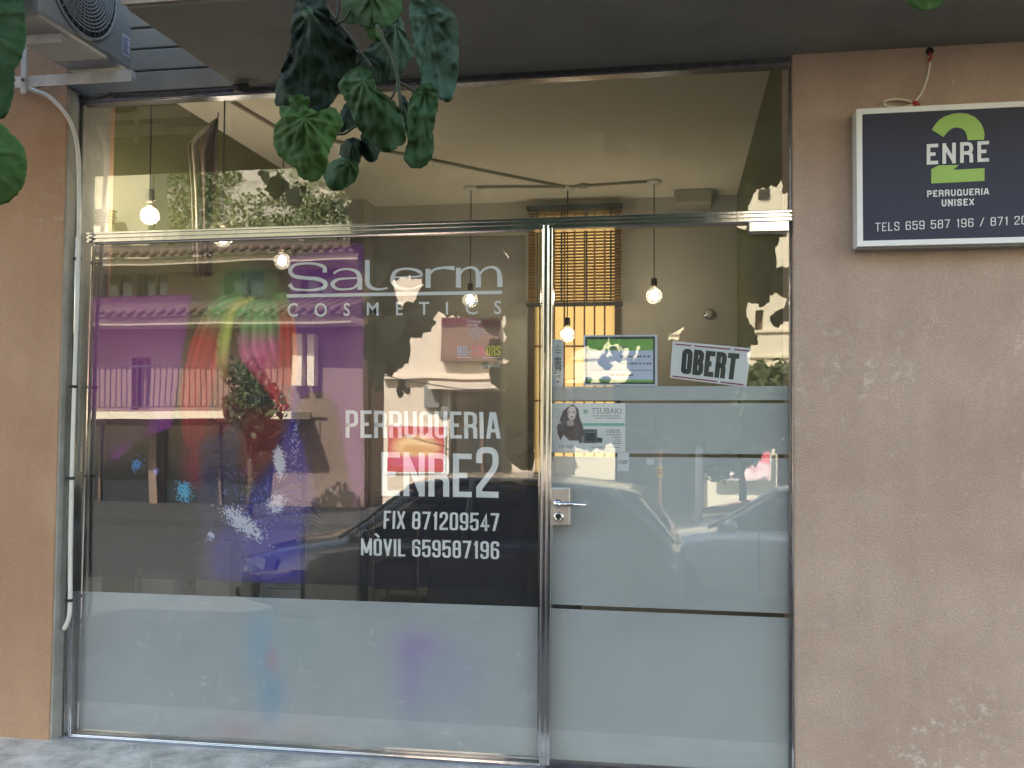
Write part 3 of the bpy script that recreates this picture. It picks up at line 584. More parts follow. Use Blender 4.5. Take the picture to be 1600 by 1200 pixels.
# brand line: wide lettering drawn with swelling strokes
def zpx(z): return (430+.26667*z[0], 380+.26667*z[1])
def swell(mb, pts, w, k):
    P2 = cat([Vector(zpx(p)) for p in pts], 7); n = len(P2); ww = [float(np.interp(i/(n-1), np.linspace(0, 1, len(w)), w))*.26667 for i in range(n)]
    vs = []; fs = []
    for a, b in stroke2d(P2, ww): vs += [at(a.x, a.y, Yle-.00005*k), at(b.x, b.y, Yle-.00005*k)]
    for i in range(n-1): fs.append((2*i, 2*i+1, 2*i+3, 2*i+2))
    mb.add(vs, fs)
L = MB(); k = 0
for pts, w in (
    ([(291, 172), (286, 140), (240, 122), (180, 118), (115, 128), (88, 160), (110, 192), (180, 204), (250, 210), (292, 232), (285, 260), (230, 273), (170, 274), (110, 268), (84, 240)], [26, 22, 14, 12, 16, 24, 22, 20, 22, 26, 22, 14, 12, 16, 26]),
    ([(342, 176), (380, 156), (430, 152), (475, 166), (494, 200), (496, 272)], [12, 12, 12, 22, 28, 28]),
    ([(486, 204), (430, 206), (370, 212), (336, 238), (360, 266), (410, 270), (460, 262), (486, 236)], [10, 10, 14, 26, 14, 10, 12, 14]),
    ([(540, 98), (540, 180), (542, 235), (566, 262), (610, 270), (660, 262)], [28, 28, 28, 20, 13, 10]),
    ([(700, 200), (780, 198), (852, 192), (846, 168), (800, 152), (740, 152), (700, 172), (688, 215), (706, 250), (750, 266), (810, 264), (856, 244)], [10, 10, 12, 20, 14, 12, 22, 28, 22, 14, 10, 10]),
    ([(896, 262), (896, 150)], [30, 30]), ([(900, 190), (930, 156), (985, 144), (1050, 146)], [12, 14, 14, 26]),
    ([(1074, 260), (1074, 144)], [30, 30]), ([(1078, 190), (1105, 154), (1150, 142), (1180, 158), (1190, 200), (1190, 258)], [12, 13, 14, 22, 30, 30]),
    ([(1194, 190), (1225, 152), (1272, 140), (1305, 158), (1316, 200), (1316, 256)], [12, 13, 14, 22, 30, 30])):
    swell(L, pts, w, k % 3); k += 1
swell(L, [(68, 309), (700, 298), (1330, 288)], [20, 20], 0)
L.build('lettering', letters, win, fix=False)
gl2 = {'C': (72, 133, 350, 432), 'O': (230, 303, 350, 432), 'S': (400, 438, 350, 426), 'M': (537, 605, 347, 424), 'E': (708, 747, 346, 422), 'T': (842, 903, 344, 420), 'I': (1000, 1012, 344, 418), 'c': (1115, 1185, 340, 418), 's': (1283, 1325, 336, 416)}
L = MB()
for ch, (a, b2, c, d) in gl2.items():
    fonttext(L, ch.upper(), qpx(zpx((a, c)), zpx((b2, c)), zpx((b2, d)), zpx((a, d)), Yle), fat=.012)
L.build('lettering', letters, win, fix=False)
# ================================================================ door hardware
hp = MB(); q = [at(*p, -.04) for p in ((860, 762), (890, 763), (890, 822), (859, 822))]
dh = MB().prism([Vector((p.x, -.030, p.z)) for p in (q[3], q[2], q[1], q[0])], .026).build('handle_plate', mat('brushed steel', (.60, .60, .60), .38, 1, col2=(.5, .5, .5), sc=20), door, bevel=.004)
c = at(871.5, 787, -.05)
m_ = MB().lathe([(.017, -.012), (.017, .004), (.011, .008), (.010, .03)], (c.x, -.042, c.z), 18, 'y')
m_.tube([(c.x, -.068, c.z), (c.x+.02, -.074, c.z), (at(893, 788, -.075).x, -.075, at(893, 788, -.07).z), (at(916, 789, -.075).x, -.070, at(916, 789, -.07).z)], [.0085, .010, .009, .006], 12)
m_.tube([(c.x, -.03, c.z), (c.x, -.068, c.z)], .0085, 12); m_.build('handle', steel, dh)
c = at(872.5, 808, -.04)
MB().lathe([(.021, 0), (.021, -.006), (.017, -.012), (.012, -.013), (.010, -.010)], (c.x, -.031, c.z), 24, 'y').build('lock_rosette', steel, dh)
MB().box((c.x-.0035, -.0475, c.z-.012), (c.x+.0035, -.040, c.z+.010)).build('keyhole', black_pl, dh)
# door closer casing on the transom
a, b_ = at(1170, 347, -.05), at(1232, 362, -.05)
dc = thing('door_closer', 'white rectangular closer casing at the top right corner of the glass door', 'door closer', at(1201, 362, -.03))
MB().box((a.x, -.062, b_.z), (b_.x, -.040, a.z)).build('casing', mat('bright casing', (.9, .88, .87), .14, 1, col2=(.86, .84, .83), sc=4), dc, bevel=.004)
MB().box((a.x-.002, -.0395, b_.z-.004), (b_.x+.002, -.03, a.z+.003)).build('mounting_plate', steel2, dc)
# ================================================================ papers stuck behind the door glass
def card(name, label, cat_, px4, y=.0092, m=paper):
    q = [at(*p, y) for p in px4]
    return tag(MB().prism([Vector((p.x, y, p.z)) for p in (q[3], q[2], q[1], q[0])], .0009).build(name, m), label, cat_)
def on(parent, mb, m, name='lettering'):
    return mb.build(name, m, parent, fix=False)
def bars(L, Q, seed=0, rows=1, h=.55):
    rn = random.Random(seed)
    for r in range(rows):
        u = 0; v0 = 1-(r+.5+h/2)/rows; v1 = 1-(r+.5-h/2)/rows
        while u < .97:
            w = rn.uniform(.03, .09); e = min(1, u+w); L.add([Q(u, v0), Q(e, v0), Q(e, v1), Q(u, v1)], [(0, 1, 2, 3)]); u = e+rn.choice((.012, .012, .05))
black_ink = mat('black ink', (.025, .025, .028), .6); red_ink = mat('dark red ink', (.28, .03, .08), .6); grey_ink = mat('grey ink', (.16, .17, .2), .6)
ob = card('open_sign', 'tilted white card reading OBERT in heavy black letters on the door', 'open sign', ((1051, 533), (1174, 544), (1166, 605), (1047, 590)))
Qo = qpx((1051, 533), (1174, 544), (1166, 605), (1047, 590), .0085)
def sub(Q, u0, v0, u1, v1): return Quad(Q(u0, v1), Q(u1, v1), Q(u1, v0), Q(u0, v0))
L = MB(); strokes(L, 'OBERT', sub(Qo, .135, .15, .86, .83), .44, .20, .045, lift=.00004); on(ob, L, black_ink)
L = MB()
for (u0, u1, v) in ((.03, .24, .925), (.28, .74, .925), (.79, .98, .925), (.03, .62, .05), (.66, .96, .05)):
    for_ = sub(Qo, u0, v-.018, u1, v+.018); L.add([for_(0, 0), for_(1, 0), for_(1, 1), for_(0, 1)], [(0, 1, 2, 3)])
on(ob, L, red_ink, 'red_rule')
tt = card('timetable', 'white framed opening hours sheet with a green heading on the door', 'notice', ((912, 524), (1027, 523), (1027, 603), (912, 602)))
Qt = qpx((912, 524), (1027, 523), (1027, 603), (912, 602), .0088)
cvs = Canvas(116, 80, 0, 0, 1, (205, 212, 235), 1)
cvs.paint([(3, 3), (113, 3), (113, 78), (3, 78)], (48, 58, 56)); cvs.paint([(6, 7), (110, 7), (110, 75), (6, 75)], (128, 176, 92)); cvs.paint([(6, 25), (110, 25), (110, 71), (6, 71)], (196, 205, 236))
cvs.mesh('print', Qt, printed, tt)
L = MB()
for (s, u0, v0, u1, v1) in (('1', .36, .72, .60, .79), ('2', .50, .55, .92, .60), ('3', .50, .41, .94, .46), ('4', .36, .18, .68, .24)):
    bars(L, sub(qpx((912, 524), (1027, 523), (1027, 603), (912, 602), .0084), u0, v0, u1, v1), int(s), h=.7)
L.add([Qt(.06, .30)+Vector((0, -.0004, 0)), Qt(.94, .30)+Vector((0, -.0004, 0)), Qt(.94, .312)+Vector((0, -.0004, 0)), Qt(.06, .312)+Vector((0, -.0004, 0))], [(0, 1, 2, 3)])
on(tt, L, grey_ink)
vl = card('licence_label', 'narrow upright white label printed sideways beside the steel post', 'label', ((863, 530), (880, 531), (880, 604), (863, 604)))
L = MB(); Qv = qpx((863, 530), (880, 531), (880, 604), (863, 604), .0087)
Qr = Quad(Qv(.80, .16), Qv(.80, .66), Qv(.22, .66), Qv(.22, .16)); Qr = Quad(Qv(.24, .18), Qv(.24, .62), Qv(.80, .62), Qv(.80, .18)); strokes(L, 'AT0088', Qr, .75, .19, .14)
for v in (.82, .72): 
    z = sub(Qv, .2, v, .85, v+.008); L.add([z(0, 0), z(1, 0), z(1, 1), z(0, 1)], [(0, 1, 2, 3)])
for (s, v) in (('9', .85), ('1764', .76), ('v', .70)): bars(L, sub(Qv, .42 if len(s) < 2 else .25, v, .62 if len(s) < 2 else .8, v+.03), len(s)+7, h=.8)
z = sub(Qv, .42, .09, .6, .12); L.add([z(0, 0), z(1, 0), z(1, 1), z(0, 1)], [(0, 1, 2, 3)])
on(vl, L, black_ink)
# hair care poster
PX = ((861, 630), (977, 630), (977, 706), (861, 705)); ts = card('hair_care_poster', 'pale poster of a long haired woman with product boxes stuck on the frosted door', 'poster', PX, .0098)
cvs = Canvas(460, 304, 90, 600, 3, (236, 237, 240), 1)
cvs.paint([(90, 780), (550, 760), (550, 905), (90, 905)], (214, 216, 222), .7, soft=40)
cvs.paint([(230, 606), (262, 640), (268, 690), (290, 745), (296, 800), (270, 835), (205, 838), (168, 800), (150, 838), (130, 790), (128, 745), (150, 690), (165, 650), (200, 618)], (104, 88, 90))
cvs.paint([(205, 618), (240, 622), (248, 660), (236, 700), (216, 712), (198, 690), (194, 650)], (240, 222, 218), soft=1)
cvs.paint([(204, 705), (228, 705), (236, 740), (196, 745), (185, 720)], (196, 178, 174), soft=2)
cvs.paint([(195, 655), (212, 652), (212, 658), (197, 661)], (70, 56, 60)); cvs.paint([(224, 652), (242, 655), (240, 661), (224, 658)], (70, 56, 60)); cvs.paint([(212, 684), (230, 684), (226, 691), (215, 691)], (170, 96, 104))
cvs.paint([(165, 700), (190, 660), (186, 720), (160, 780), (140, 770)], (120, 108, 116), .7, soft=2); cvs.paint([(240, 700), (275, 780), (250, 830), (236, 780)], (116, 108, 114), .6, soft=3)
for x_, y_ in ((140, 660), (128, 690), (142, 720), (125, 640)): cvs.paint([(x_-14, y_), (x_, y_-12), (x_+14, y_), (x_, y_+14)], (222, 214, 216), soft=1)
cvs.paint([(288, 764), (376, 764), (380, 850), (290, 850)], (98, 100, 108)); cvs.paint([(310, 770), (360, 770), (366, 836), (308, 838)], (62, 64, 72)); cvs.paint([(376, 815), (410, 818), (408, 848), (376, 846)], (66, 68, 74)); cvs.paint([(264, 805), (288, 805), (288, 850), (262, 850)], (92, 96, 106))
for x_ in (314, 326, 338, 350): cvs.paint([(x_, 778), (x_+7, 778), (x_+7, 786), (x_, 786)], (190, 190, 196))
cvs.paint([(288, 726), (545, 726), (545, 742), (288, 742)], (136, 190, 176)); cvs.paint([(292, 642), (320, 642), (320, 664), (292, 664)], (150, 186, 170), soft=3)
cvs.mesh('print', qpx(*PX, .0094), printed, ts)
Qp = qpx(*PX, .0090); z_ = lambda a, b2, c_, d_: sub(Qp, (a-90)/460, 1-(d_-600)/304, (c_-90)/460, 1-(b2-600)/304)
L = MB(); fonttext(L, 'TSUBAKI', z_(342, 630, 526, 668)); on(ts, L, mat('grey type', (.28, .29, .30), .6))
L = MB(); fonttext(L, '100%', z_(434, 764, 520, 788)); fonttext(L, 'nirvel', z_(142, 858, 228, 886))
for (s, a, b2, c_) in (('PROGRAMA DE RECUPERACIO', 336, 676, 522), ('DEL CABELL FRAGIL', 366, 690, 522), ('NATURAL', 430, 794, 524), ('PRODUCTE', 468, 808, 524), ('OLIS', 488, 822, 524), ('SENSE', 478, 834, 524), ('X', 472, 848, 524), ('TOT PER ALS TEUS CABELLS', 340, 872, 524)):
    bars(L, z_(a, b2, c_, b2+8), int(a), h=.62)
on(ts, L, grey_ink)
n1 = card('small_notice', 'white slip with small black prints stuck across the clear stripe under the poster', 'note', ((965, 707), (983, 707), (983, 736), (965, 736)))
Qn = qpx((965, 707), (983, 707), (983, 736), (965, 736), .0086); L = MB(); bars(L, sub(Qn, .1, .38, .9, .60), 5, 2); on(n1, L, grey_ink)
n2 = card('small_notice', 'tiny blank white slip on the frosted door, highest of the two right of the poster', 'note', ((1010, 717), (1022, 717), (1022, 726), (1010, 726)))
n3 = card('small_notice', 'cream slip with faint lines on the frosted door below the tiny white one', 'note', ((1024, 728), (1037, 728), (1037, 746), (1024, 746)), m=mat('cream paper', (.66, .62, .52), .6))
Qn = qpx((1024, 728), (1037, 728), (1037, 746), (1024, 746), .0086); L = MB(); bars(L, sub(Qn, .2, .25, .8, .75), 6, 4, .4); on(n3, L, grey_ink)
# ================================================================ lit-type sign on the right wall
ys = yw_r-.085
sg = thing('shop_sign', 'dark blue sign with a green 2 over white ENRE in a white frame', 'sign', at(1500, 382, ys))
tl, bl = at(1338, 172, ys), at(1337, 387, ys); rx = at(1660, 160, ys).x
top, bot = (tl.z+at(1598, 156, ys).z)/2, (bl.z+at(1598, 377, ys).z)/2
fw_ = .020; fm = mat('white aluminium frame', (.74, .75, .78), .35, col2=(.68, .69, .72), sc=5); navy = mat('slate blue panel', (.050, .053, .085), .6, col2=(.040, .042, .066), sc=1.2, spec=.2, thr=(.3, .7))
x0, x1 = tl.x, rx
fb = MB(); fb.box((x0, ys, top-fw_), (x1, yw_r+.008, top)); fb.box((x0, ys, bot), (x1, yw_r+.008, bot+fw_)); fb.box((x0, ys, bot+fw_), (x0+fw_, yw_r+.008, top-fw_)); fb.box((x1-fw_, ys, bot+fw_), (x1, yw_r+.008, top-fw_)); fb.build('frame', fm, sg)
MB().box((x0+fw_, ys+.006, bot+fw_), (x1-fw_, ys+.012, top-fw_)).build('panel', navy, sg)
MB().box((x0+.01, ys+.02, bot-.006), (x1-.01, yw_r+.02, bot-.0005)).build('lower_edge', mat('grey aluminium', (.3, .3, .3), .5), sg)
yl = ys+.0045
zs4 = lambda p: (1200+p[0]/3, p[1]/3)
two = MB()
o_ = [(768, 608), (782, 586), (802, 562), (830, 545), (862, 534), (900, 530), (938, 534), (972, 550), (998, 577), (1012, 610), (1015, 632), (1012, 655), (935, 657), (932, 634), (924, 615), (908, 602), (884, 597), (862, 602), (842, 618), (822, 642)]
i_ = list(range(len(o_)))
pts = [at(*zs4(p), yl) for p in o_]; outer, inner = pts[:12], pts[12:]
# strip between outer and inner arcs
inn = inner[::-1]; ip = [inn[min(len(inn)-1, int(round(k*(len(inn)-1)/(len(outer)-1))))] for k in range(len(outer))]
for k in range(len(outer)-1):
    a_ = [outer[k], outer[k+1], ip[k+1]]+([ip[k]] if ip[k] != ip[k+1] else []); two.add(a_, [tuple(range(len(a_)-1, -1, -1))])
lo = [(765, 793), (800, 775), (895, 773), (868, 796), (1015, 788), (1015, 848), (765, 860)]
P4 = [at(*zs4(p), yl) for p in lo]
lime = mat('lime green vinyl', (.29, .48, .10), .5, col2=(.27, .45, .09), sc=4); two.build('numeral', lime, sg, fix=False); two = MB()
two.add([P4[0], P4[1], P4[2], P4[3]], [(3, 2, 1, 0)]); two.add([P4[0], P4[3], P4[4], P4[5], P4[6]], [(4, 3, 2, 1, 0)])
two.build('numeral', mat('lime green vinyl', (.29, .48, .10), .5, col2=(.27, .45, .09), sc=4), sg, fix=False)
def sq(a, b2, c_, d_): return qpx(zs4(a), zs4(b2), zs4(c_), zs4(d_), ys+.0042)
L = MB(); strokes(L, 'ENRE', sq((744, 676), (1036, 660), (1036, 757), (744, 772)), .60, .17, .20, lift=.0001)
strokes(L, 'PERRUQUERIA', sq((746, 893), (1036, 881), (1036, 912), (746, 924)), .72, .20, .19)
strokes(L, 'UNISEX', sq((814, 935), (966, 930), (966, 962), (814, 968)), .66, .20, .19)
strokes(L, 'TELS 659 587 196 / 871 209 547', sq((503, 1045), (1370, 1003), (1370, 1043), (503, 1085)), .50, .10, .17, .28)
L.build('lettering', mat('white sign vinyl', (.74, .75, .78), .5), sg, fix=False)
# cable from the wall to the sign
cw = thing('sign_cable', 'looped cream cable with red tape running from a wall hole to the sign', 'cable', at(1453, 85, yw_r))
zc4 = lambda *p: [at(*zs4(v), yw_r-.02) for v in p]
MB().tube(cat(zc4((758, 262), (760, 300), (748, 360), (722, 430), (696, 468), (676, 490), (630, 503), (580, 500), (548, 492), (552, 474), (600, 464), (650, 470), (690, 482)), 5), .0042, 8).build('cable', mat('cream cable', (.72, .68, .60), .5), cw)
redt = mat('red tape', (.40, .03, .03), .5)
MB().tube(zc4((757, 244), (762, 268), (757, 292)), [.0055, .006, .005], 8).build('tape', redt, cw)
MB().tube(zc4((676, 482), (694, 484), (712, 492)), [.008, .010, .004], 8).build('tape', redt, cw)
MB().lathe([(.014, 0), (.014, -.003), (.010, -.004)], at(*zs4((758, 240)), yw_r), 14, 'y').build('wall_hole', mat('dark hole', (.01, .01, .01), .9), cw)
# ================================================================ white conduit on the left
yc = -.072
cpx = [(30, 128), (52, 141), (75, 150), (98, 172), (114, 200), (122, 240), (123.5, 300), (122.5, 400), (119, 520), (115, 640), (112, 750), (110, 850), (109.5, 935), (108, 962), (104, 975), (100, 983)]
cd = thing('conduit_pipe', 'white plastic pipe curving down from the air conditioner along the left window edge', 'pipe', at(104, 983, yc))
ycs = [-.125, -.125, -.124, -.12, -.112, -.10, -.09, -.08]+[yc]*8
MB().tube(cat([at(*p, ycs[i_]) for i_, p in enumerate(cpx)], 6), .0090, 12).build('pipe', white_pl, cd)
for yy, xx in ((404, 122.5), (604, 116.5), (747, 112.3), (938, 109.3)):
    c = at(xx, yy, yc); k = MB().lathe([(.0125, -.006), (.0125, .006)], c, 14); k.box((c.x-.022, c.y-.004, c.z-.005), (c.x-.008, c.y+.02, c.z+.005)); k.build('clip', rubber, cd)
# ================================================================ air conditioner on side brackets
YF, YN = -.16, -.75
xa = at(206, 112, YF).x; zb_ = at(206, 113, YF).z; ac = thing('air_conditioner', 'white outdoor air conditioner unit on wall brackets in the top left corner', 'air conditioner', (xa-.15, (YF+YN)/2, zb_))
acw = mat('off white enamel', (.36, .37, .375), .5, col2=(.30, .31, .315), sc=3, speck=.04)
H_ = .50; DP = .26
MB().box((xa-DP, YN, zb_), (xa, YF, zb_+H_)).build('casing', acw, ac, bevel=.018)
g = MB(); cyy, czz = (YF+YN)/2-.04, zb_+.235; Rg = .205
for r in [.05+.0135*i for i in range(11)]:
    n = 56; vs = []
    for k in range(n):
        a = 2*math.pi*k/n
        for rr, xx in ((r-.0024, xa+.004), (r+.0024, xa+.004), (r+.0024, xa+.010), (r-.0024, xa+.010)): vs.append((xx, cyy+rr*math.cos(a), czz+rr*math.sin(a)))
    g.add(vs, [(4*k+j, 4*k+(j+1) % 4, 4*((k+1) % n)+(j+1) % 4, 4*((k+1) % n)+j) for k in range(n) for j in range(4)])
for k in range(36):
    a = 2*math.pi*k/36; g.tube([(xa+.007, cyy+.05*math.cos(a), czz+.05*math.sin(a)), (xa+.007, cyy+Rg*math.cos(a), czz+Rg*math.sin(a))], .002, 5)
g.build('grille', acw, ac)
MB().lathe([(Rg+.004, -.002), (Rg+.004, .0012)], (xa, cyy, czz), 48, 'x').build('fan_opening', mat('dark recess', (.08, .08, .08), .8), ac)
MB().lathe([(Rg+.004, 0), (Rg+.016, 0), (Rg+.012, .008), (Rg+.004, .008), (Rg+.004, 0)], (xa, cyy, czz), 48, 'x').build('grille_ring', acw, ac)
lb = Quad(*[Vector((xa+.0015, y, z)) for y, z in ((YF-.075, zb_+.135), (YF-.02, zb_+.135), (YF-.02, zb_+.05), (YF-.075, zb_+.05))])
lab = MB().add([lb(0, 0), lb(1, 0), lb(1, 1), lb(0, 1)], [(0, 1, 2, 3)]).build('rating_label', paper, ac)
L = MB()
for i in range(7):
    v = .1+i*.12; u1 = .9-.25*((i*37) % 3)/2; o2 = Vector((.0006, 0, 0)); L.add([lb(.08, v)+o2, lb(u1, v)+o2, lb(u1, v+.055)+o2, lb(.08, v+.055)+o2], [(0, 1, 2, 3)])
L.build('label_print', mat('blue print', (.05, .07, .30), .5), lab)
brm = mat('white bracket paint', (.82, .82, .83), .45, col2=(.58, .58, .59), sc=9, bump=.3)
wbx = -2.62*0+at(36, 130, -.25).x
def bracket(y, zt_, xe, label):
    t = thing('wall_bracket', label, 'bracket', (wbx, y, zt_-.03), group='brackets under the air conditioner')
    mb = MB(); mb.box((wbx-.2, y-.018, zt_-.046), (xe, y-.014, zt_)); mb.box((wbx-.2, y-.0135, zt_-.004), (xe-.002, y+.018, zt_)); mb.box((xe-.003, y-.0135, zt_-.03), (xe, y+.018, zt_-.0045))
    mb.build('arm', brm, t, bevel=.001)
    MB().box((wbx-.012, y-.03, zt_-.075), (wbx+.012, y-.019, zt_+.14)).build('upright', brm, t, bevel=.002)
    MB().lathe([(.007, 0), (.007, -.008), (.004, -.012)], (wbx, y-.03, zt_-.02), 6, 'y').build('bolt', steel2, t)
bracket(-.22, at(120, 121, -.22).z+.012, at(209, 118, -.22).x, 'white steel arm carrying the far end of the air conditioner, nearest the window')
bracket(-.56, at(70, 56, -.56).z+.012, at(101, 54, -.56).x, 'white steel arm under the near end of the air conditioner, partly behind the leaf')
MB().tube(cat([at(x, y, -.09) for x, y in ((60, 138), (95, 132), (120, 140), (140, 150), (154, 152), (175, 148))], 5), .011, 10).build('hose', rubber, tag(thing('hose', 'dark insulated hose running from the air conditioner to the wall above the window', 'hose', at(120, 150, -.09))))
# ================================================================ leaves in front of the window
def leafmat(name, col, col2):
    m = mat(name, col, .65, col2=col2, sc=14, bump=.5, bsc=95, detail=5, spec=.25); t = m.node_tree; n = t.nodes; b = n['Principled BSDF']
    at_ = n.new('ShaderNodeAttribute'); at_.attribute_name = 'vein'; mx = n.new('ShaderNodeMix'); mx.data_type = 'RGBA'; mx.inputs[7].default_value = (col[0]*1.9+.01, col[1]*1.7, col[2]*1.7+.01, 1)
    l = b.inputs['Base Color'].links[0].from_socket; t.links.new(l, mx.inputs[6]); vm = n.new('ShaderNodeMath'); vm.operation = 'MULTIPLY'; vm.inputs[1].default_value = .45; t.links.new(at_.outputs['Fac'], vm.inputs[0]); t.links.new(vm.outputs[0], mx.inputs[0]); t.links.new(mx.outputs[2], b.inputs['Base Color'])
    o = n['Material Output']; tl = n.new('ShaderNodeBsdfTranslucent'); ms = n.new('ShaderNodeMixShader'); ms.inputs[0].default_value = .42
    t.links.new(mx.outputs[2], tl.inputs[0]); t.links.new(b.outputs[0], ms.inputs[1]); t.links.new(tl.outputs[0], ms.inputs[2]); t.links.new(ms.outputs[0], o.inputs[0]); return m
lm_dark = leafmat('dark leaf', (.042, .068, .048), (.032, .054, .040)); lm_green = leafmat('green leaf', (.088, .185, .050), (.070, .155, .042)); lm_mid = leafmat('mid leaf', (.066, .140, .056), (.054, .118, .046)); lm_blue = leafmat('bluish leaf', (.095, .165, .115), (.075, .14, .085))
def leaf(parent, pts, c, tip, y, m, curl=.02, tilt=0.0, wr=.004, seed=0, label=None, xs=1):
    """pts: outline in photo px, c: where the veins meet, tip: the far end of the midrib"""
    out = [Vector(p) for p in pts]; o2 = []
    for i in range(len(out)):
        a, b2 = out[i], out[(i+1) % len(out)]; n = max(2, int((b2-a).length/5))
        for k in range(n):
            t = k/n; o2.append(a.lerp(b2, t)*(1)+(a-b2).orthogonal().normalized()*(1.6*math.sin(math.pi*t)+ (.9 if (k % 2) else -.7)*(.0 if k == 0 else 1)))
    c = Vector(c); tip = Vector(tip); ax = (tip-c).normalized(); Lx = (tip-c).length; N = 18; vs = []; vn = []
    rays = [ax.angle_signed(Vector((1, 0)))*0 + a for a in (0, .55, -.55, 1.15, -1.15, 1.9, -1.9)]
    def dep(p):
        d = p-c; u = d.dot(ax)/max(Lx, 1); w = (d.x*ax.y-d.y*ax.x)/max(Lx, 1)
        r = d.length; ang = math.atan2(w, u) if r > 1e-3 else 0
        vein = 0
        for ra in rays: vein = max(vein, math.exp(-((abs(math.remainder(ang-ra, 2*math.pi))*r)/2.6)**2)*min(1, r/8))
        # side veins
        sv = abs(math.sin((u*7-abs(w)*5)*math.pi)); side = max(0, 1-sv*6)*.45
        nz = noise.noise(Vector((p.x/26, p.y/26, seed*7.3)))*1.0+noise.noise(Vector((p.x/10, p.y/10, seed*3.1)))*.55
        dd = curl*(abs(w)**1.5*1.8+max(0, u)**2*.5)+tilt*w+wr*nz-.0022*vein-.001*side+.0008*abs(math.sin((u*7-abs(w)*5)*math.pi))
        return dd, min(1, vein*.75+side*.5)
    for j in range(N+1):
        f = (j/N)**.9
        for p in o2:
            q = c+(p-c)*f; dd, vv = dep(q); vs.append(at(q.x, q.y, y+dd)); vn.append(vv)
    n = len(o2); fs = [(j*n+k, j*n+(k+1) % n, (j+1)*n+(k+1) % n, (j+1)*n+k) for j in range(1, N) for k in range(n)]
    k0 = len(vs); vs.append(at(c.x, c.y, y+dep(c)[0])); vn.append(1); fs += [(k0, n+k, n+(k+1) % n) for k in range(n)]
    # the first ring (all at the centre) is unused: drop it
    vs = vs[n:]; vn = vn[n:]; fs = [tuple(i-n for i in f) for f in fs]
    o = MB().add(vs, fs, True).build('leaf', m, parent)
    a = o.data.attributes.new('vein', 'FLOAT', 'POINT'); a.data.foreach_set('value', vn)
    so_ = o.modifiers.new('thickness', 'SOLIDIFY'); so_.thickness = .0006
    if label: o['label'] = label
    return o
zl = lambda L_: [(400+a*.2625, b2*.2625) for a, b2 in L_]
YL = -2.55
br = thing('leafy_branch', 'drooping branch of large wrinkled green leaves hanging in front of the window top', 'branch', at(580, -60, YL))
stm = mat('green stem', (.035, .05, .025), .6, col2=(.03, .038, .02), sc=20)
def stem(pts, r=.0017, y=YL+.03): MB().tube(cat([at(*zl([p])[0], y) for p in pts], 5), r, 7).build('stem', stm, br)
leaf(br, zl([(510, -60), (850, -60), (872, 40), (850, 110), (800, 150), (740, 165), (690, 150), (650, 158), (600, 135), (540, 140), (520, 90)]), zl([(690, -40)])[0], zl([(690, 150)])[0], YL+.0, lm_mid, .03, seed=3)
leaf(br, zl([(850, 90), (885, 180), (940, 330), (900, 360), (870, 420), (850, 480), (800, 465), (740, 500), (715, 400), (640, 330), (680, 270), (750, 250), (770, 180)]), zl([(830, 150)])[0], zl([(790, 440)])[0], YL+.05, lm_blue, .03, seed=4, wr=.005)
leaf(br, zl([(235, -60), (400, -60), (420, 40), (445, 110), (520, 200), (575, 270), (610, 340), (612, 410), (560, 440), (520, 450), (500, 520), (470, 590), (400, 665), (330, 675), (230, 640), (120, 632), (118, 560), (135, 480), (172, 380), (208, 290), (215, 120), (240, 40)]), zl([(330, 60)])[0], zl([(300, 640)])[0], YL+.04, lm_dark, .05, wr=.011, seed=1)
leaf(br, zl([(940, -40), (1080, 15), (1120, 40), (1175, 80), (1200, 170), (1198, 260), (1205, 350), (1190, 480), (1176, 560), (1150, 608), (1110, 590), (1080, 575), (1020, 610), (985, 560), (990, 450), (970, 390), (950, 330), (930, 200), (910, 60)]), zl([(1020, 100)])[0], zl([(1110, 590)])[0], YL-.02, lm_blue, -.03, wr=.009, seed=5, label='large bluish leaf hanging furthest right')
leaf(br, zl([(965, 520), (1020, 490), (1072, 520), (1085, 600), (1066, 700), (1045, 800), (1056, 860), (1050, 930), (1000, 992), (940, 1003), (888, 965), (885, 920), (910, 870), (900, 760), (905, 650), (925, 575)]), zl([(1005, 540)])[0], zl([(975, 985)])[0], YL-.05, lm_mid, -.02, wr=.008, seed=15)
leaf(br, zl([(600, 330), (650, 305), (700, 350), (735, 400), (745, 470), (690, 510), (640, 480), (600, 420)]), zl([(640, 330)])[0], zl([(710, 490)])[0], YL+.05, lm_dark, .02, wr=.006, seed=16)
leaf(br, zl([(860, 560), (900, 600), (925, 680), (905, 800), (870, 760), (850, 660)]), zl([(870, 580)])[0], zl([(895, 780)])[0], YL+.04, lm_dark, .02, wr=.006, seed=17)
leaf(br, zl([(515, 460), (600, 395), (680, 420), (720, 540), (780, 575), (850, 640), (880, 720), (890, 845), (840, 870), (825, 890), (780, 907), (720, 880), (660, 820), (600, 750), (560, 640), (520, 570), (488, 520)]), zl([(640, 480)])[0], zl([(790, 880)])[0], YL-.01, lm_mid, .035, wr=.008, seed=6)
leaf(br, zl([(520, 850), (560, 822), (620, 830), (632, 900), (610, 980), (560, 985), (510, 940), (497, 890)]), zl([(570, 840)])[0], zl([(560, 975)])[0], YL+.03, lm_dark, .03, seed=7)
leaf(br, zl([(630, 790), (700, 840), (740, 880), (730, 920), (700, 966), (650, 950), (625, 880)]), zl([(650, 830)])[0], zl([(705, 950)])[0], YL+.04, lm_dark, .03, seed=8)
leaf(br, zl([(402, 1060), (415, 1000), (440, 970), (520, 935), (590, 960), (610, 1000), (600, 1060), (560, 1100), (490, 1135), (440, 1125)]), zl([(560, 960)])[0], zl([(440, 1110)])[0], YL, lm_mid, .025, seed=9)
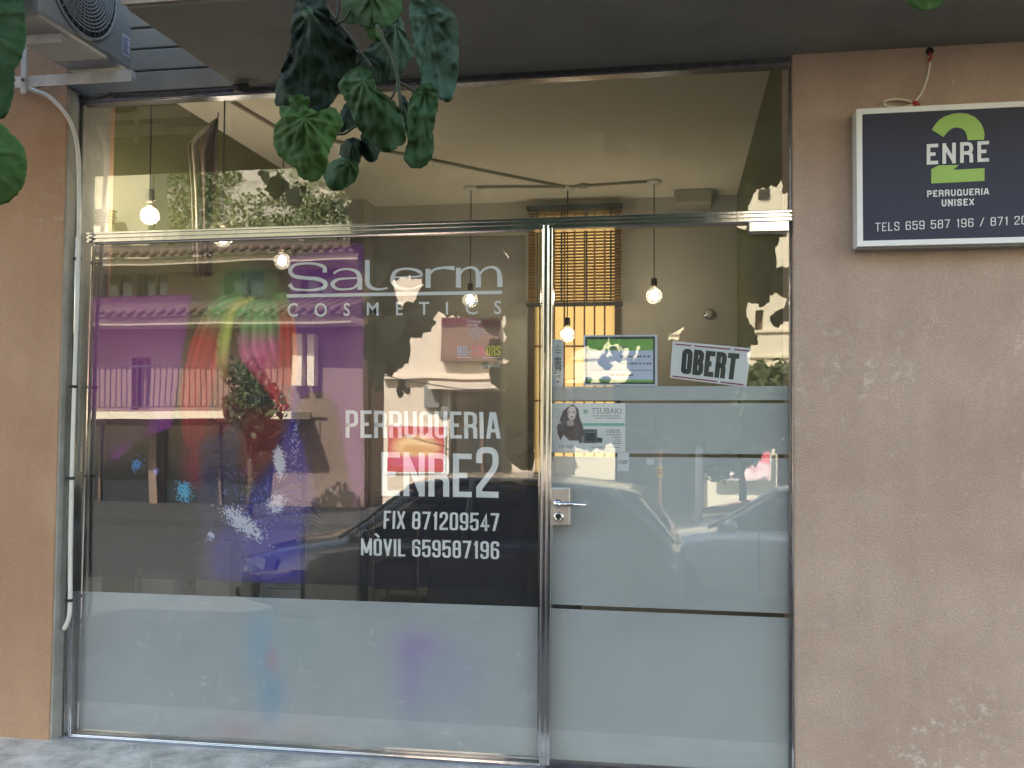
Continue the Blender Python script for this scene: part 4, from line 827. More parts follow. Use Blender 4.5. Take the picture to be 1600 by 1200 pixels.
leaf(br, zl([(180, 568), (220, 578), (255, 560), (290, 580), (318, 582), (310, 650), (345, 655), (370, 690), (420, 650), (460, 640), (485, 665), (522, 730), (480, 800), (455, 860), (440, 880), (425, 940), (420, 1000), (390, 1050), (345, 1082), (270, 1060), (235, 1000), (150, 940), (112, 880), (106, 840), (112, 760), (150, 700), (138, 640), (180, 632), (215, 640), (205, 600)]), zl([(285, 700)])[0], zl([(350, 1070)])[0], YL-.05, lm_green, .03, wr=.008, seed=2, label='brightest green heart shaped leaf hanging lowest left')
leaf(br, zl([(270, 60), (320, 40), (345, 100), (385, 160), (340, 130), (290, 110)]), zl([(320, 70)])[0], zl([(380, 158)])[0], YL-.02, lm_blue, .02, wr=.004, seed=11)
leaf(br, zl([(650, 160), (730, 165), (760, 210), (740, 250), (690, 240), (660, 200)]), zl([(700, 190)])[0], zl([(740, 240)])[0], YL+.03, lm_green, .02, wr=.004, seed=12)
leaf(br, zl([(500, 690), (540, 610), (600, 700), (590, 760), (540, 770), (490, 790)]), zl([(550, 680)])[0], zl([(520, 780)])[0], YL+.06, lm_dark, .02, wr=.008, seed=13)
stem([(490, -60), (488, 60), (478, 120)]); stem([(720, 150), (760, 240), (805, 320), (832, 400), (850, 520), (862, 660)], .0023, YL-.02); stem([(478, 800), (530, 795), (580, 760), (620, 740)]); stem([(845, 490), (890, 510), (945, 545)], .0024, YL+.02)
stem([(600, 300), (640, 330), (690, 400)]); stem([(480, 140), (530, 115), (560, 60)]); stem([(840, 490), (820, 560), (795, 600)]); stem([(400, -60), (420, 50), (600, 280), (610, 380)], .003, YL+.06)
b2_ = thing('leafy_branch', 'pair of large serrated green leaves entering at the left edge of the view', 'branch', at(-30, 100, -2.3))
def leaf2(*a, **k): return leaf(b2_, *a, **k)
leaf2([(-90, -40), (34, -30), (38, 20), (40, 60), (35, 85), (22, 110), (20, 150), (10, 180), (0, 186), (-40, 170), (-90, 100)], (-60, 20), (10, 180), -2.30, lm_mid, .02, seed=21)
leaf2([(-60, 190), (0, 192), (18, 210), (36, 228), (42, 258), (36, 290), (18, 312), (2, 320), (-50, 300), (-90, 250)], (-60, 230), (30, 300), -2.33, lm_green, .02, seed=22)
MB().tube([at(-140, 60, -2.3), at(-90, 60, -2.3), at(-60, 20, -2.3)], .003, 7).build('stem', stm, b2_)
b3_ = thing('leafy_branch', 'single small bright green leaf tip poking in at the top edge over the sign', 'branch', at(1450, -60, -2.2))
leaf(b3_, [(1420, -60), (1490, -60), (1478, 0), (1462, 12), (1442, 16), (1424, 10), (1418, -5)], (1450, -50), (1450, 14), -2.2, lm_green, .01, seed=31)
# twigs joining the hanging leaves to the tree overhead
# ================================================================ inside the salon
bulb_g = bpy.data.materials.new('bulb glow'); bulb_g.use_nodes = True; bb = bulb_g.node_tree.nodes['Principled BSDF']; bb.inputs['Emission Color'].default_value = (1, .90, .72, 1); bb.inputs['Emission Strength'].default_value = 8; bb.inputs['Base Color'].default_value = (.9, .9, .9, 1)
globe_m = glassmat('clear globe', 2.5, (.97, .95, .9), .05, .09)
def pendant(rx_, ry_, bx, by, label, rose=True, fixed=None, k=1.0):
    "rose seen at (rx,ry) on the ceiling; globe centre at photo height by"
    if fixed: p = at(bx, by, fixed); x, y = p.x, p.y; zc_ = p.z
    else: p = atz(rx_, ry_, ZC-.005); x, y = p.x, p.y; zc_ = at(bx, by, y).z
    t = thing('pendant_lamp', label, 'pendant lamp', (x, y, zc_-.06), group='bare bulb pendants in the salon')
    MB().lathe([(.055, 0), (.055, -.018), (.05, -.024), (.006, -.026)], (x, y, ZC), 20).build('ceiling_rose', white_pl, t)
    MB().tube([(x, y, ZC-.02), (x, y, zc_+.11)], .0042, 6).build('cord', black_pl, t)
    MB().lathe([(.008, .125), (.020, .12), (.022, .075), (.018, .060)], (x, y, zc_), 16).build('socket', mat('dark brass', (.05, .035, .02), .4, .6), t)
    prof = [(.018*k, .062*k), (.024*k, .055*k)]+[(.060*k*math.sin(a), .060*k*math.cos(a)) for a in [.5+.22*i for i in range(12)]]+[(.001, -.060*k)]
    gl_ = MB().lathe(prof, (x, y, zc_), 24).build('globe', globe_m, t)
    MB().lathe([(.004*k, .040*k), (.020*k, .028*k), (.030*k, 0), (.024*k, -.022*k), (.004*k, -.032*k)], (x, y, zc_), 16).build('filament', bulb_g, gl_)
    l = bpy.data.lights.new('bulb_light', 'POINT'); l.energy = 1.3; l.color = (1, .86, .68); l.shadow_soft_size = .04; o = bpy.data.objects.new('bulb_light', l); COL.objects.link(o); o.parent = t; o.location = (0, 0, .06)
pendant(0, 0, 234, 337, 'lit bare bulb hanging furthest left, just above the steel transom', fixed=.30, k=.75)
pendant(0, 0, 348, 373, 'lit bare bulb mostly hidden behind the left part of the transom', fixed=.85, k=.8)
pendant(0, 0, 441, 408, 'lit bare bulb hanging at the upper left of the big S of the lettering', fixed=1.5, k=.85)
pendant(736, 293, 736, 469, 'lit bare bulb hanging behind the end of the white underline')
pendant(887, 293, 885, 523, 'lit bare bulb hanging lowest, in front of the yellow window')
pendant(1022, 283, 1022, 462, 'lit bare bulb hanging alone against the cream wall above the OBERT card')
cdm = mat('ceiling conduit', (.34, .30, .22), .6)
ct = thing('ceiling_conduit', 'thin cream cable conduit running across the salon ceiling to the lamps', 'conduit', atz(736, 293, ZC-.01))
for p_ in (((355, 155), (440, 205), (560, 228), (640, 243), (760, 268), (887, 293)), ((736, 293), (800, 292), (887, 292), (950, 288), (1022, 283))):
    MB().tube([atz(*q, ZC-.011) for q in p_], .010, 8).build('pipe', cdm, ct)
MB().lathe([(.05, 0), (.05, -.02), (.03, -.026)], atz(912, 288, ZC-.001), 4).build('junction_box', cdm, ct)
# back window with blind
brown = mat('brown wood', (.10, .055, .03), .5, col2=(.07, .038, .02), sc=12)
bw = thing('back_window', 'brown wooden window at the back of the salon with bars over glowing yellow panes', 'window', at(897, 748, YB))
f_ = MB(); X0, X1, Z0, Z1 = wx0, wx1, wz0, wz1; wf = .045
f_.box((X0, YB-.02, Z0), (X0+wf, YB+.08, Z1)); f_.box((X1-wf, YB-.02, Z0), (X1, YB+.08, Z1)); f_.box((X0+wf, YB-.02, Z1-wf), (X1-wf, YB+.08, Z1)); f_.box((X0+wf, YB-.02, Z0), (X1-wf, YB+.08, Z0+wf))
f_.build('frame', brown, bw, bevel=.003)
MB().box((X0-.03, YB-.06, Z0-.03), (X1+.03, YB-.022, Z0-.001)).build('sill', brown, bw)
MB().box((X0+wf, YB+.012, Z0+wf), (X1-wf, YB+.022, Z1-wf)).build('pane', filmmat('amber glass', (.46, .375, .23), 1, .8, noise_amt=.1), bw)
for k in range(1, 8):
    x = X0+wf+(X1-X0-2*wf)*k/8; MB().box((x-.006, YB-.004, Z0+wf), (x+.006, YB+.006, Z1-wf)).build('bar', mat('rusty bar', (.16, .05, .02), .6), bw)
for zz_ in (at(900, 541, YB).z, at(900, 626, YB).z): MB().box((X0+wf, YB-.012, zz_-.007), (X1-wf, YB-.0045, zz_+.007)).build('cross_bar', mat('rusty bar', (.16, .05, .02), .6), bw)
blm = filmmat('slat wood', (.62, .48, .28), 1, .6, noise_amt=.15)
bl_ = thing('venetian_blind', 'half lowered wooden slat blind over the back window', 'blind', at(897, 470, YB-.08))
ba, bz = at(823, 323, YB-.09), at(973, 469, YB-.09)
MB().box((ba.x, YB-.12, ba.z-.03), (bz.x, YB-.06, ba.z)).build('head_rail', mat('dark rail', (.05, .045, .05), .5), bl_)
n = 30; sm_ = MB()
for k in range(n):
    zz_ = ba.z-.045-(ba.z-.045-bz.z)*k/(n-1)
    sm_.add([(ba.x+.01, YB-.10, zz_-.009), (bz.x-.01, YB-.10, zz_-.009), (bz.x-.01, YB-.072, zz_+.009), (ba.x+.01, YB-.072, zz_+.009), (ba.x+.01, YB-.10, zz_-.0065), (bz.x-.01, YB-.10, zz_-.0065), (bz.x-.01, YB-.072, zz_+.0115), (ba.x+.01, YB-.072, zz_+.0115)],
             [(0, 3, 2, 1), (4, 5, 6, 7), (0, 1, 5, 4), (1, 2, 6, 5), (2, 3, 7, 6), (3, 0, 4, 7)])
sm_.build('slats', blm, bl_)
for f in (.12, .37, .63, .88): x = ba.x+(bz.x-ba.x)*f; MB().box((x-.006, YB-.104, bz.z-.01), (x+.006, YB-.1015, ba.z-.02)).build('tape', mat('dark rail', (.05, .045, .05), .5), bl_)
MB().box((ba.x, YB-.11, bz.z-.04), (bz.x, YB-.065, bz.z-.012)).build('bottom_rail', mat('dark rail', (.05, .045, .05), .5), bl_)
c = at(1108, 491, YB-.01)
wl = thing('wall_spotlight', 'small round chrome spotlight on the cream wall above the OBERT card', 'spotlight', c)
MB().lathe([(.044, 0), (.044, -.012), (.036, -.022), (.012, -.03)], (c.x, YB-.002, c.z), 24, 'y').build('housing', steel, wl)
MB().lathe([(.030, -.022), (.030, -.028), (.012, -.034)], (c.x, YB-.004, c.z), 20, 'y').build('lens', mat('lens', (.5, .5, .48), .1), wl)
# reception counter and what stands on it
cabw = mat('pale laminate', (.42, .42, .42), .5, col2=(.38, .38, .38), sc=2)
c0, c1 = at(108, 868, .55), at(309, 849, 1.15)
rc = thing('reception_counter', 'pale grey counter with two open shelves at the lower left of the shop window', 'counter', (c1.x-.4, .9, 0))
ycn = .62; xa0, xa1 = xl_in+.003, at(309, 850, ycn).x; ztop = at(220, 856, ycn).z
n0, n1_ = at(170, 900, ycn).x, at(220, 900, ycn).x; n2_, n3 = at(270, 900, ycn).x, at(307, 900, ycn).x; zn = at(220, 872, ycn).z
b_ = MB()
for a, c_ in ((xa0, n0), (n1_, n2_), (n3, xa1)): b_.box((a, ycn, .003), (c_, ycn+.35, ztop-.03))
b_.box((n0, ycn+.28, .003), (n1_, ycn+.35, ztop-.03)); b_.box((n2_, ycn+.28, .003), (n3, ycn+.35, ztop-.03)); 
for a, c_ in ((n0, n1_), (n2_, n3)): b_.box((a, ycn+.001, zn), (c_, ycn+.279, ztop-.031)); b_.box((a, ycn+.001, .003), (c_, ycn+.279, at(200, 928, ycn).z))
b_.build('body', cabw, rc, bevel=.002)
MB().box((xa0, ycn-.02, ztop-.029), (xa1+.01, ycn+.37, ztop)).build('top', mat('speckled top', (.30, .29, .28), .35, col2=(.2, .19, .19), sc=40), rc, bevel=.003)
grn = mat('green bottle', (.02, .22, .14), .25)
for i, (x_, m_) in enumerate(((180, grn), (194, grn), (287, mat('grey jar', (.2, .2, .22), .3)))):
    c = at(x_, 924, ycn+.1); zb0 = at(200, 928, ycn).z+.001
    t = thing('bottle', ('green bottle on the counter shelf, left of its pair', 'green bottle on the counter shelf, right of its pair', 'small grey jar on the right shelf of the counter')[i], 'bottle', (c.x, ycn+.12, zb0))
    MB().lathe([(.020, 0), (.022, .01), (.022, .07), (.010, .085), (.009, .095)] if i < 2 else [(.03, 0), (.032, .01), (.032, .035), (.028, .04)], (c.x, ycn+.12, zb0), 16).build('body', m_, t)
    MB().lathe([(.011, .0955), (.011, .112)] if i < 2 else [(.03, .0405), (.03, .055)], (c.x, ycn+.12, zb0), 12).build('cap', black_pl, t)
# till monitor and clutter
def box_(name, lab, cat_, a, c_, y, dy, m, bev=.006, z0=None):
    p, q = at(*a, y), at(*c_, y); return tag(MB().box((p.x, y, q.z if z0 is None else z0), (q.x, y+dy, p.z)).build(name, m, bevel=bev), lab, cat_)
scr = thing('till_screen', 'black till monitor standing on the counter behind the left edge of the film', 'monitor', (at(175, 850, .85).x, .85, ztop))
p, q = at(142, 738, .85), at(214, 840, .85)
MB().box((p.x, .85, q.z), (q.x, .875, p.z)).build('screen', black_pl, scr, bevel=.005); MB().box((p.x+.05, .83, ztop+.001), (q.x-.05, .93, ztop+.015)).build('foot', black_pl, scr, bevel=.003); MB().box(((p.x+q.x)/2-.02, .88, ztop+.016), ((p.x+q.x)/2+.02, .90, q.z+.05)).build('neck', black_pl, scr)
MB().tube(cat([(q.x-.02, .8, ztop+.08), (q.x+.05, .75, ztop+.03), (q.x+.09, .72, ztop+.012), (q.x+.16, .72, ztop+.012), (q.x+.20, .8, ztop+.06), (q.x+.15, .84, ztop+.10)], 5), .006, 6).build('cable', black_pl, scr)
dp = thing('small_clutter', 'low heap of dark tools lying on the counter right of the monitor', 'tools', (at(280, 845, .8).x, .8, ztop))
for i in range(7):
    x_ = at(236+i*10, 840, .8).x; MB().tube([(x_, .75+.02*(i % 3), ztop+.015), (x_+.06, .8, ztop+.02+.02*(i % 2))], [.014, .009], 8).build('tool', mat('dark grey plastic', (.05, .05, .055), .4), dp)
# dark back panel / mirror stations along the left wall
box_('mirror_station', 'tall dark mirror station standing against the left salon wall behind the monitor', 'mirror', (215, 690), (312, 905), 1.3, .06, mat('dark mirror', (.07, .07, .075), .3), z0=.003)
box_('white_cabinet', 'tall pale cabinet between the mirror station and the palm plant', 'cabinet', (312, 560), (372, 900), 1.75, .35, cabw, z0=.003)
box_('white_partition', 'low pale partition standing behind the palm plant', 'partition', (376, 735), (558, 930), 1.62, .05, mat('bright laminate', (.66, .66, .66), .5), z0=.003)
box_('dark_post', 'narrow black post standing left of the equipment trolley', 'post', (563, 680), (573, 930), 1.3, .03, black_pl, z0=.003)
# free-standing board with lettering
ybd = .9; sb = thing('menu_board', 'pale free standing price board with black side post behind the palm', 'board', at(443, 938, ybd))
p, q = at(411, 815, ybd), at(470, 958, ybd)
MB().box((p.x, ybd, q.z-.2), (q.x, ybd+.012, p.z)).build('panel', mat('pale board', (.42, .42, .45), .6), sb)
MB().box((q.x, ybd-.006, .003), (q.x+.012, ybd+.018, at(471, 735, ybd).z)).build('post', black_pl, sb)
L = MB(); fonttext(L, 'MARINA', qpx((412, 831), (469, 832), (469, 846), (412, 845), ybd-.0006), fat=.02); fonttext(L, 'CRESPADO', qpx((430, 911), (466, 912), (466, 918), (430, 917), ybd-.0006))
for yy in (851, 920): 
    a_, b2 = at(418, yy, ybd-.0006), at(469, yy+1, ybd-.0006); L.add([a_, b2, b2+Vector((0, 0, .004)), a_+Vector((0, 0, .004))], [(0, 1, 2, 3)])
L.build('lettering', black_ink, sb, fix=False)
# palm in a pot
yp = .75; pp_ = thing('potted_palm', 'dark leafy palm plant in a pot behind the blue sleeve of the printed film', 'plant', (at(400, 960, yp).x, yp, .003))
px0 = at(400, 960, yp).x; zrim = .30
MB().lathe([(.10, 0), (.13, .28), (.14, .30), (.125, .30), (.12, .27), (.001, .27)], (px0, yp, .003), 24).build('pot', mat('dark pot', (.05, .045, .045), .5), pp_)
lp = mat('palm leaf', (.025, .05, .022), .5, col2=(.016, .035, .016), sc=9)
rp = random.Random(4)
for i in range(22):
    a = rp.uniform(0, 2*math.pi); hgt = rp.uniform(.55, 1.08); out = rp.uniform(.16, .36); dx, dy = math.cos(a)*out, math.sin(a)*out*.8
    pts = [Vector((px0, yp, .27)), Vector((px0+dx*.12, yp+dy*.12, .27+hgt*.45)), Vector((px0+dx*.45, yp+dy*.45, .27+hgt*.88)), Vector((px0+dx*.8, yp+dy*.8, .27+hgt)), Vector((px0+dx*1.15, yp+dy*1.15, .27+hgt*.93))]
    C_ = cat(pts, 7); f = MB().tube(C_, .003, 5)
    for k in range(9, len(C_)-1):
        d = (C_[k+1]-C_[k]).normalized(); s_ = d.cross(Vector((0, 0, 1))).normalized(); le = .17*math.sin(math.pi*min(1, (k-6)/(len(C_)-6))*.9+.15)
        for sg_ in (-1, 1):
            b0 = C_[k]; tip_ = b0+s_*sg_*le+d*le*.7+Vector((0, 0, -le*.45)); m0 = b0.lerp(tip_, .45)+Vector((0, 0, .015)); w_ = d*.007
            f.add([b0-w_*.3, b0+w_*.3, m0+w_, tip_, m0-w_], [(0, 1, 2, 3, 4)])
    f.build('frond', lp, pp_)
# trolley
yt = 1.5; tl_ = thing('salon_trolley', 'dark equipment trolley on castors behind the phone numbers', 'trolley', (at(615, 935, yt).x, yt, .003))
x0_, x1_ = at(585, 900, yt).x, at(650, 900, yt).x
for k, zz_ in enumerate((.14, .36, .58)):
    MB().box((x0_, yt, zz_), (x1_, yt+.28, zz_+.14)).build('drawer', mat('dark drawer', (.05, .05, .07), .4), tl_, bevel=.006)
for x_ in (x0_-.008, x1_+.008):
    for y_ in (yt+.01, yt+.27):
        MB().tube([(x_, y_, .05), (x_, y_, .80)], .008, 8).build('upright', steel, tl_); MB().lathe([(.022, -.010), (.026, -.006), (.026, .006), (.022, .010)], (x_, y_, .030), 14, 'y').build('castor', black_pl, tl_)
MB().box((x0_-.03, yt-.02, .80), (x1_+.06, yt+.30, .82)).build('top_tray', mat('tray grey', (.2, .2, .2), .4), tl_, bevel=.004)
# towels
tw = thing('towel_stack', 'small stack of folded pale towels on the trolley tray', 'towels', ((x0_+x1_)/2-.05, yt+.1, .821))
for k in range(4): MB().box(((x0_+x1_)/2-.15+.006*k, yt+.03, .8215+.024*k), ((x0_+x1_)/2+.03-.004*k, yt+.2, .8440+.024*k)).build('towel', mat('towel', (.40, .42, .40), .95, bump=.8, bsc=200), tw, bevel=.010)
# salon chair
def salon_chair(cx, cy_, rz, label, sc=1.0):
    t = thing('salon_chair', label, 'chair', (cx, cy_, .003), rz, 'black salon chairs'); lth = mat('black leather', (.018, .018, .024), .42, bump=.3, bsc=80)
    def B(name, mb, m, bev=0, par=None, sub_=0): return mb.build(name, m, par or t, bevel=bev, local=True, sub=sub_)
    B('seat', MB().box((-.27, -.26, .44), (.27, .26, .56)), lth, .045)
    bk = MB(); n = 9; prof = []
    for i in range(n):
        f = i/(n-1); z = .52+.46*f; w = .27-.03*f+.02*math.sin(math.pi*f); y = .22+.11*f
        prof.append([(-w, y-.05, z), (-w*.5, y-.01, z), (0, y, z), (w*.5, y-.01, z), (w, y-.05, z), (w, y+.02, z), (w*.5, y+.07, z), (0, y+.08, z), (-w*.5, y+.07, z), (-w, y+.02, z)])
    vs = [v for r in prof for v in r]; fs = [(i*10+k, i*10+(k+1) % 10, (i+1)*10+(k+1) % 10, (i+1)*10+k) for i in range(n-1) for k in range(10)]+[tuple(range(9, -1, -1)), tuple(range((n-1)*10, n*10))]
    bk.add(vs, fs, True); B('backrest', bk, lth, .02)
    for s in (-1, 1):
        a = MB(); a.tube(cat([(s*.29, .24, .60), (s*.31, .1, .74), (s*.31, -.12, .75), (s*.30, -.24, .66), (s*.28, -.22, .50)], 5), .022, 8); B('armrest', a, lth)
    B('column', MB().lathe([(.035, .10), (.035, .34), (.055, .36), (.055, .44)], (0, 0, 0), 16), steel)
    bs = MB()
    for k in range(5):
        a = 2*math.pi*k/5+.3; bs.tube([(0, 0, .11), (.16*math.cos(a), .16*math.sin(a), .09), (.29*math.cos(a), .29*math.sin(a), .05)], [.024, .02, .014], 8)
    bo = B('base', bs, mat('dark steel', (.10, .10, .11), .35, .8))
    for k in range(5):
        a = 2*math.pi*k/5+.3; B('castor', MB().lathe([(.018, -.012), (.026, -.007), (.026, .007), (.018, .012)], (.29*math.cos(a), .29*math.sin(a), .027), 12, 'y'), black_pl)
    return t
ch = salon_chair(at(800, 900, 1.25).x, 1.25, R_(160), 'black leather salon chair on castors just left of the door post')
salon_chair(at(690, 900, 2.2).x, 2.2, R_(200), 'black salon chair further back, between the trolley and the nearer chair')
# dark quilted cape thrown over the nearer chair
cape = MB(); nx, ny = 22, 16; ccx = at(803, 900, 1.25).x
for j in range(ny):
    for i in range(nx):
        u, v = i/(nx-1)*2-1, j/(ny-1); y = 1.25-.36+.0*u; z = 1.02-.62*v-.05*u*u; ww = .30+.10*v
        cape.v.append((ccx+u*ww, .86+.10*u*u-.05*math.sin(v*2)+.018*math.sin(u*9+v*3)*v+.02*noise.noise(Vector((u*3, v*3, 0))), z+.02*noise.noise(Vector((u*4, v*2, 3)))))
cape.f = [(j*nx+i, (j+1)*nx+i, (j+1)*nx+i+1, j*nx+i+1) for j in range(ny-1) for i in range(nx-1)]; cape.sm = [True]*len(cape.f)
cm_ = cape.build('hair_cape', mat('navy cloth', (.022, .024, .045), .75, bump=.4, bsc=60), fix=False); cm_.modifiers.new('t', 'SOLIDIFY').thickness = .004
tag(cm_, 'navy hairdressing cape draped over the nearer salon chair', 'cape')
# olive strip of wood / curtain at the right end
box_('green_curtain', 'short olive green cloth hanging inside by the right edge of the door glass', 'curtain', (1221, 473), (1232, 516), .5, .02, mat('olive cloth', (.11, .14, .03), .9), .003)

# cloth hung inside the left end of the fanlight, folded to a point
hc = thing('hanging_cloth', 'folded cream and brown cloth hanging to a point behind the left of the fanlight', 'cloth', at(318, 400, .40))
def drape(rows, m, nm, ph):
    b = MB(); nxx = 14
    for r, (xa, xb, yy) in enumerate(rows):
        for i in range(nxx):
            u = i/(nxx-1); b.v.append(tuple(at(xa+(xb-xa)*u, yy, .40+.022*math.sin(u*9+ph)*(.25+r*.15)+.02*u)))
    b.f = [(r*nxx+i, (r+1)*nxx+i, (r+1)*nxx+i+1, r*nxx+i+1) for r in range(len(rows)-1) for i in range(nxx-1)]; b.sm = [True]*len(b.f)
    o = b.build(nm, m, hc, fix=False); o.modifiers.new('t', 'SOLIDIFY').thickness = .003
drape([(336, 339, 186), (310, 318, 208), (294, 309, 226), (297, 311, 262), (300, 313, 305), (301, 315, 350), (302, 316, 400), (304, 316, 432)], mat('cream cloth', (.60, .56, .42), .9, col2=(.50, .46, .34), sc=9), 'cream_fold', 0)
drape([(338, 341, 184), (319, 340, 212), (311, 341, 236), (313, 338, 275), (315, 333, 315), (316, 331, 350), (317, 331, 400), (318, 330, 432)], mat('brown cloth', (.13, .085, .075), .9, col2=(.22, .17, .14), sc=9), 'brown_fold', 2)
MB().tube([at(340, 186, .40), at(341, 181, .40), at(341, 176, .395)], .003, 6).build('hook', black_pl, hc)
# ================================================================ across the street (seen only mirrored in the glass)
def span(x0, x1, y, d):
    a, b = mir(x0, y, d), mir(x1, y, d); return a.x, b.x
def zm(py, d, px=800): return mir(px, py, d).z
tile_m = mat('roof tiles', (.13, .09, .07), .9, col2=(.085, .06, .05), sc=9)
white_w = mat('cream facade', (.74, .68, .52), .9, col2=(.68, .62, .47), sc=.8)
peach = mat('peach facade', (.24, .175, .14), .9, col2=(.20, .145, .12), sc=.8)
pale = mat('pale facade', (.72, .62, .52), .9, col2=(.66, .56, .47), sc=.9)
win_d = mat('dark pane', (.03, .035, .04), .15)
iron = mat('dark iron', (.05, .045, .045), .6)
shut = mat('brown shutter', (.16, .10, .07), .7)
def facade(t, x0, x1, d, z0, z1, openings, m, thick=8.0):
    """front wall with real openings: grid of boxes around rectangles (x0,x1,z0,z1)"""
    xs = sorted({x0, x1, *[o[0] for o in openings], *[o[1] for o in openings]}); zs_ = sorted({z0, z1, *[o[2] for o in openings], *[o[3] for o in openings]})
    b = MB()
    for i in range(len(xs)-1):
        j = 0
        while j < len(zs_)-1:
            cx_, cz = (xs[i]+xs[i+1])/2, (zs_[j]+zs_[j+1])/2
            if any(o[0] < cx_ < o[1] and o[2] < cz < o[3] for o in openings): j += 1; continue
            k = j
            while k+1 < len(zs_)-1 and not any(o[0] < cx_ < o[1] and o[2] < (zs_[k+1]+zs_[k+2])/2 < o[3] for o in openings): k += 1
            b.box((xs[i], -d-.3, zs_[j]), (xs[i+1], -d, zs_[k+1])); j = k+1
    b.box((x0, -d-thick, z0), (x1, -d-.5, z1)); b.build('wall', m, t)
    for o in openings:
        wf_ = MB(); e = .06; y = -d-.2
        wf_.box((o[0], y-.05, o[2]), (o[0]+e, y, o[3])); wf_.box((o[1]-e, y-.05, o[2]), (o[1], y, o[3])); wf_.box((o[0]+e, y-.05, o[3]-e), (o[1]-e, y, o[3])); wf_.box((o[0]+e, y-.05, o[2]), (o[1]-e, y, o[2]+e)); wf_.box(((o[0]+o[1])/2-.03, y-.05, o[2]+e), ((o[0]+o[1])/2+.03, y, o[3]-e))
        w = wf_.build('window', shut, t); MB().box((o[0]+e, y-.09, o[2]+e), (o[1]-e, y-.06, o[3]-e)).build('pane', win_d, w)
# --- building with balconies (left)
dB = 16; xB0, xB1 = span(40, 455, 600, dB)[0], span(40, 569, 600, dB)[1]; xB0 -= 3
Bt = thing('balcony_house', 'sunlit peach house with tiled eaves and iron balcony, mirrored at the left', 'building', ((xB0+xB1)/2, -dB-4, ZR))
zE2 = zm(490, dB-1.0, 250); zE1 = zm(396, dB+.2, 250); zBal = zm(643, dB, 250)
ops = [(xB0+.5+k*(span(300, 440, 700, dB)[1]-xB0-.5)/3, xB0+.3+(k+1)*(span(300, 440, 700, dB)[1]-xB0-.5)/3, ZR+.05, zm(662, dB, 300)) for k in range(3)]
for a, b, c_, d_ in ((205, 236, 560, 640), (385, 415, 560, 640)): x0_, x1_ = span(a, b, 600, dB); ops.append((x0_, x1_, zm(d_, dB, 300), zm(c_, dB, 300)))
for a, b in ((150, 262), (352, 405)): x0_, x1_ = span(a, b, 450, dB+1.6); 
facade(Bt, xB0, xB1, dB, ZR, zE2, ops, peach)
x0_, x1_ = xB0, span(40, 560, 600, dB)[1]
u = []
for a, b in ((150, 205), (212, 262), (352, 412), (470, 520)): p0, p1 = span(a, b, 450, dB+1.6); u.append((p0, p1, zm(466, dB+1.6, 250)+.02, zm(424, dB+1.6, 250)))
facade(Bt, xB0, x1_, dB+1.6, zE2-.3, zE1-.1, u, peach, 6)
def eave(t, x0, x1, y, z, proj=.9, rise=.55):
    b = MB(); n = int((x1-x0)/.24)
    b.add([(x0, y+proj, z), (x1, y+proj, z), (x1, y-.6, z+rise), (x0, y-.6, z+rise), (x0, y+proj, z-.06), (x1, y+proj, z-.06), (x1, y-.6, z+rise-.06), (x0, y-.6, z+rise-.06)], [(0, 1, 2, 3), (7, 6, 5, 4), (0, 4, 5, 1), (1, 5, 6, 2), (2, 6, 7, 3), (3, 7, 4, 0)])
    for k in range(n):
        x = x0+(k+.5)*(x1-x0)/n; b.tube([(x, y+proj+.02, z+.02), (x, y-.6, z+rise+.02)], .085, 6, True)
    r = b.build('roof', tile_m, t); MB().box((x0, y, z-.22), (x1, y+proj-.12, z-.07)).build('eaves_board', mat('weathered cream', (.46, .41, .32), .9), r)
eave(Bt, xB0, xB1, -dB, zE2, 1.0, .42); eave(Bt, xB0, x1_, -dB-1.6, zE1, 1.4, .5)
MB().box((xB0, -dB+.001, zBal-.16), (xB1-1.2, -dB+1.1, zBal)).build('balcony', white_w, Bt)
rl = MB(); xx = xB0+.05
rl.box((xB0, -dB+1.03, zBal+.92), (xB1-1.25, -dB+1.07, zBal+.96)); rl.box((xB0, -dB+1.03, zBal+.08), (xB1-1.25, -dB+1.07, zBal+.11))
while xx < xB1-1.3: rl.box((xx-.008, -dB+1.035, zBal+.11), (xx+.008, -dB+1.06, zBal+.92)); xx += .13
rl.build('railing', iron, Bt)
for a, b in ((455, 471), (480, 491)):
    p0, p1 = span(a, b, 560, dB-.25); MB().box((p0, -dB+.001, zm(604, dB)), (p1, -dB+.25, zm(518, dB))).build('pilaster', white_w, Bt)
# --- taller cream block behind it
dA = 34; xA0, xA1 = span(149, 232, 300, dA); At = thing('cream_block', 'plain cream block rising behind the tiled eaves, mirrored at the upper left', 'building', ((xA0+xA1)/2, -dA-3, ZR))
facade(At, xA0, xA1, dA, ZR, zm(215, dA, 200), [], mat('ochre block render', (.42, .40, .27), .9, col2=(.38, .36, .245), sc=.5), 1.6)
def stack(t, px0_, px1_, py0, py1, d):
    p0, p1 = span(px0_, px1_, 340, d); z0, z1 = zm(py1, d, 170), zm(py0, d, 170); mb = MB()
    for k in range(5): zz_ = z0+(z1-z0)*k/5; mb.box((p0+.06*(k % 2), -d+.002, zz_), (p1-.06*(k % 2), -d+.6, zz_+(z1-z0)*.10))
    ck = mb.build('chimney_louvre', iron, t); MB().box((p0+.12, -d+.003, z0-1.5), (p1-.12, -d+.45, z1-.05)).build('chimney', white_w, t)
stack(At, 153, 182, 328, 352, 33.6)
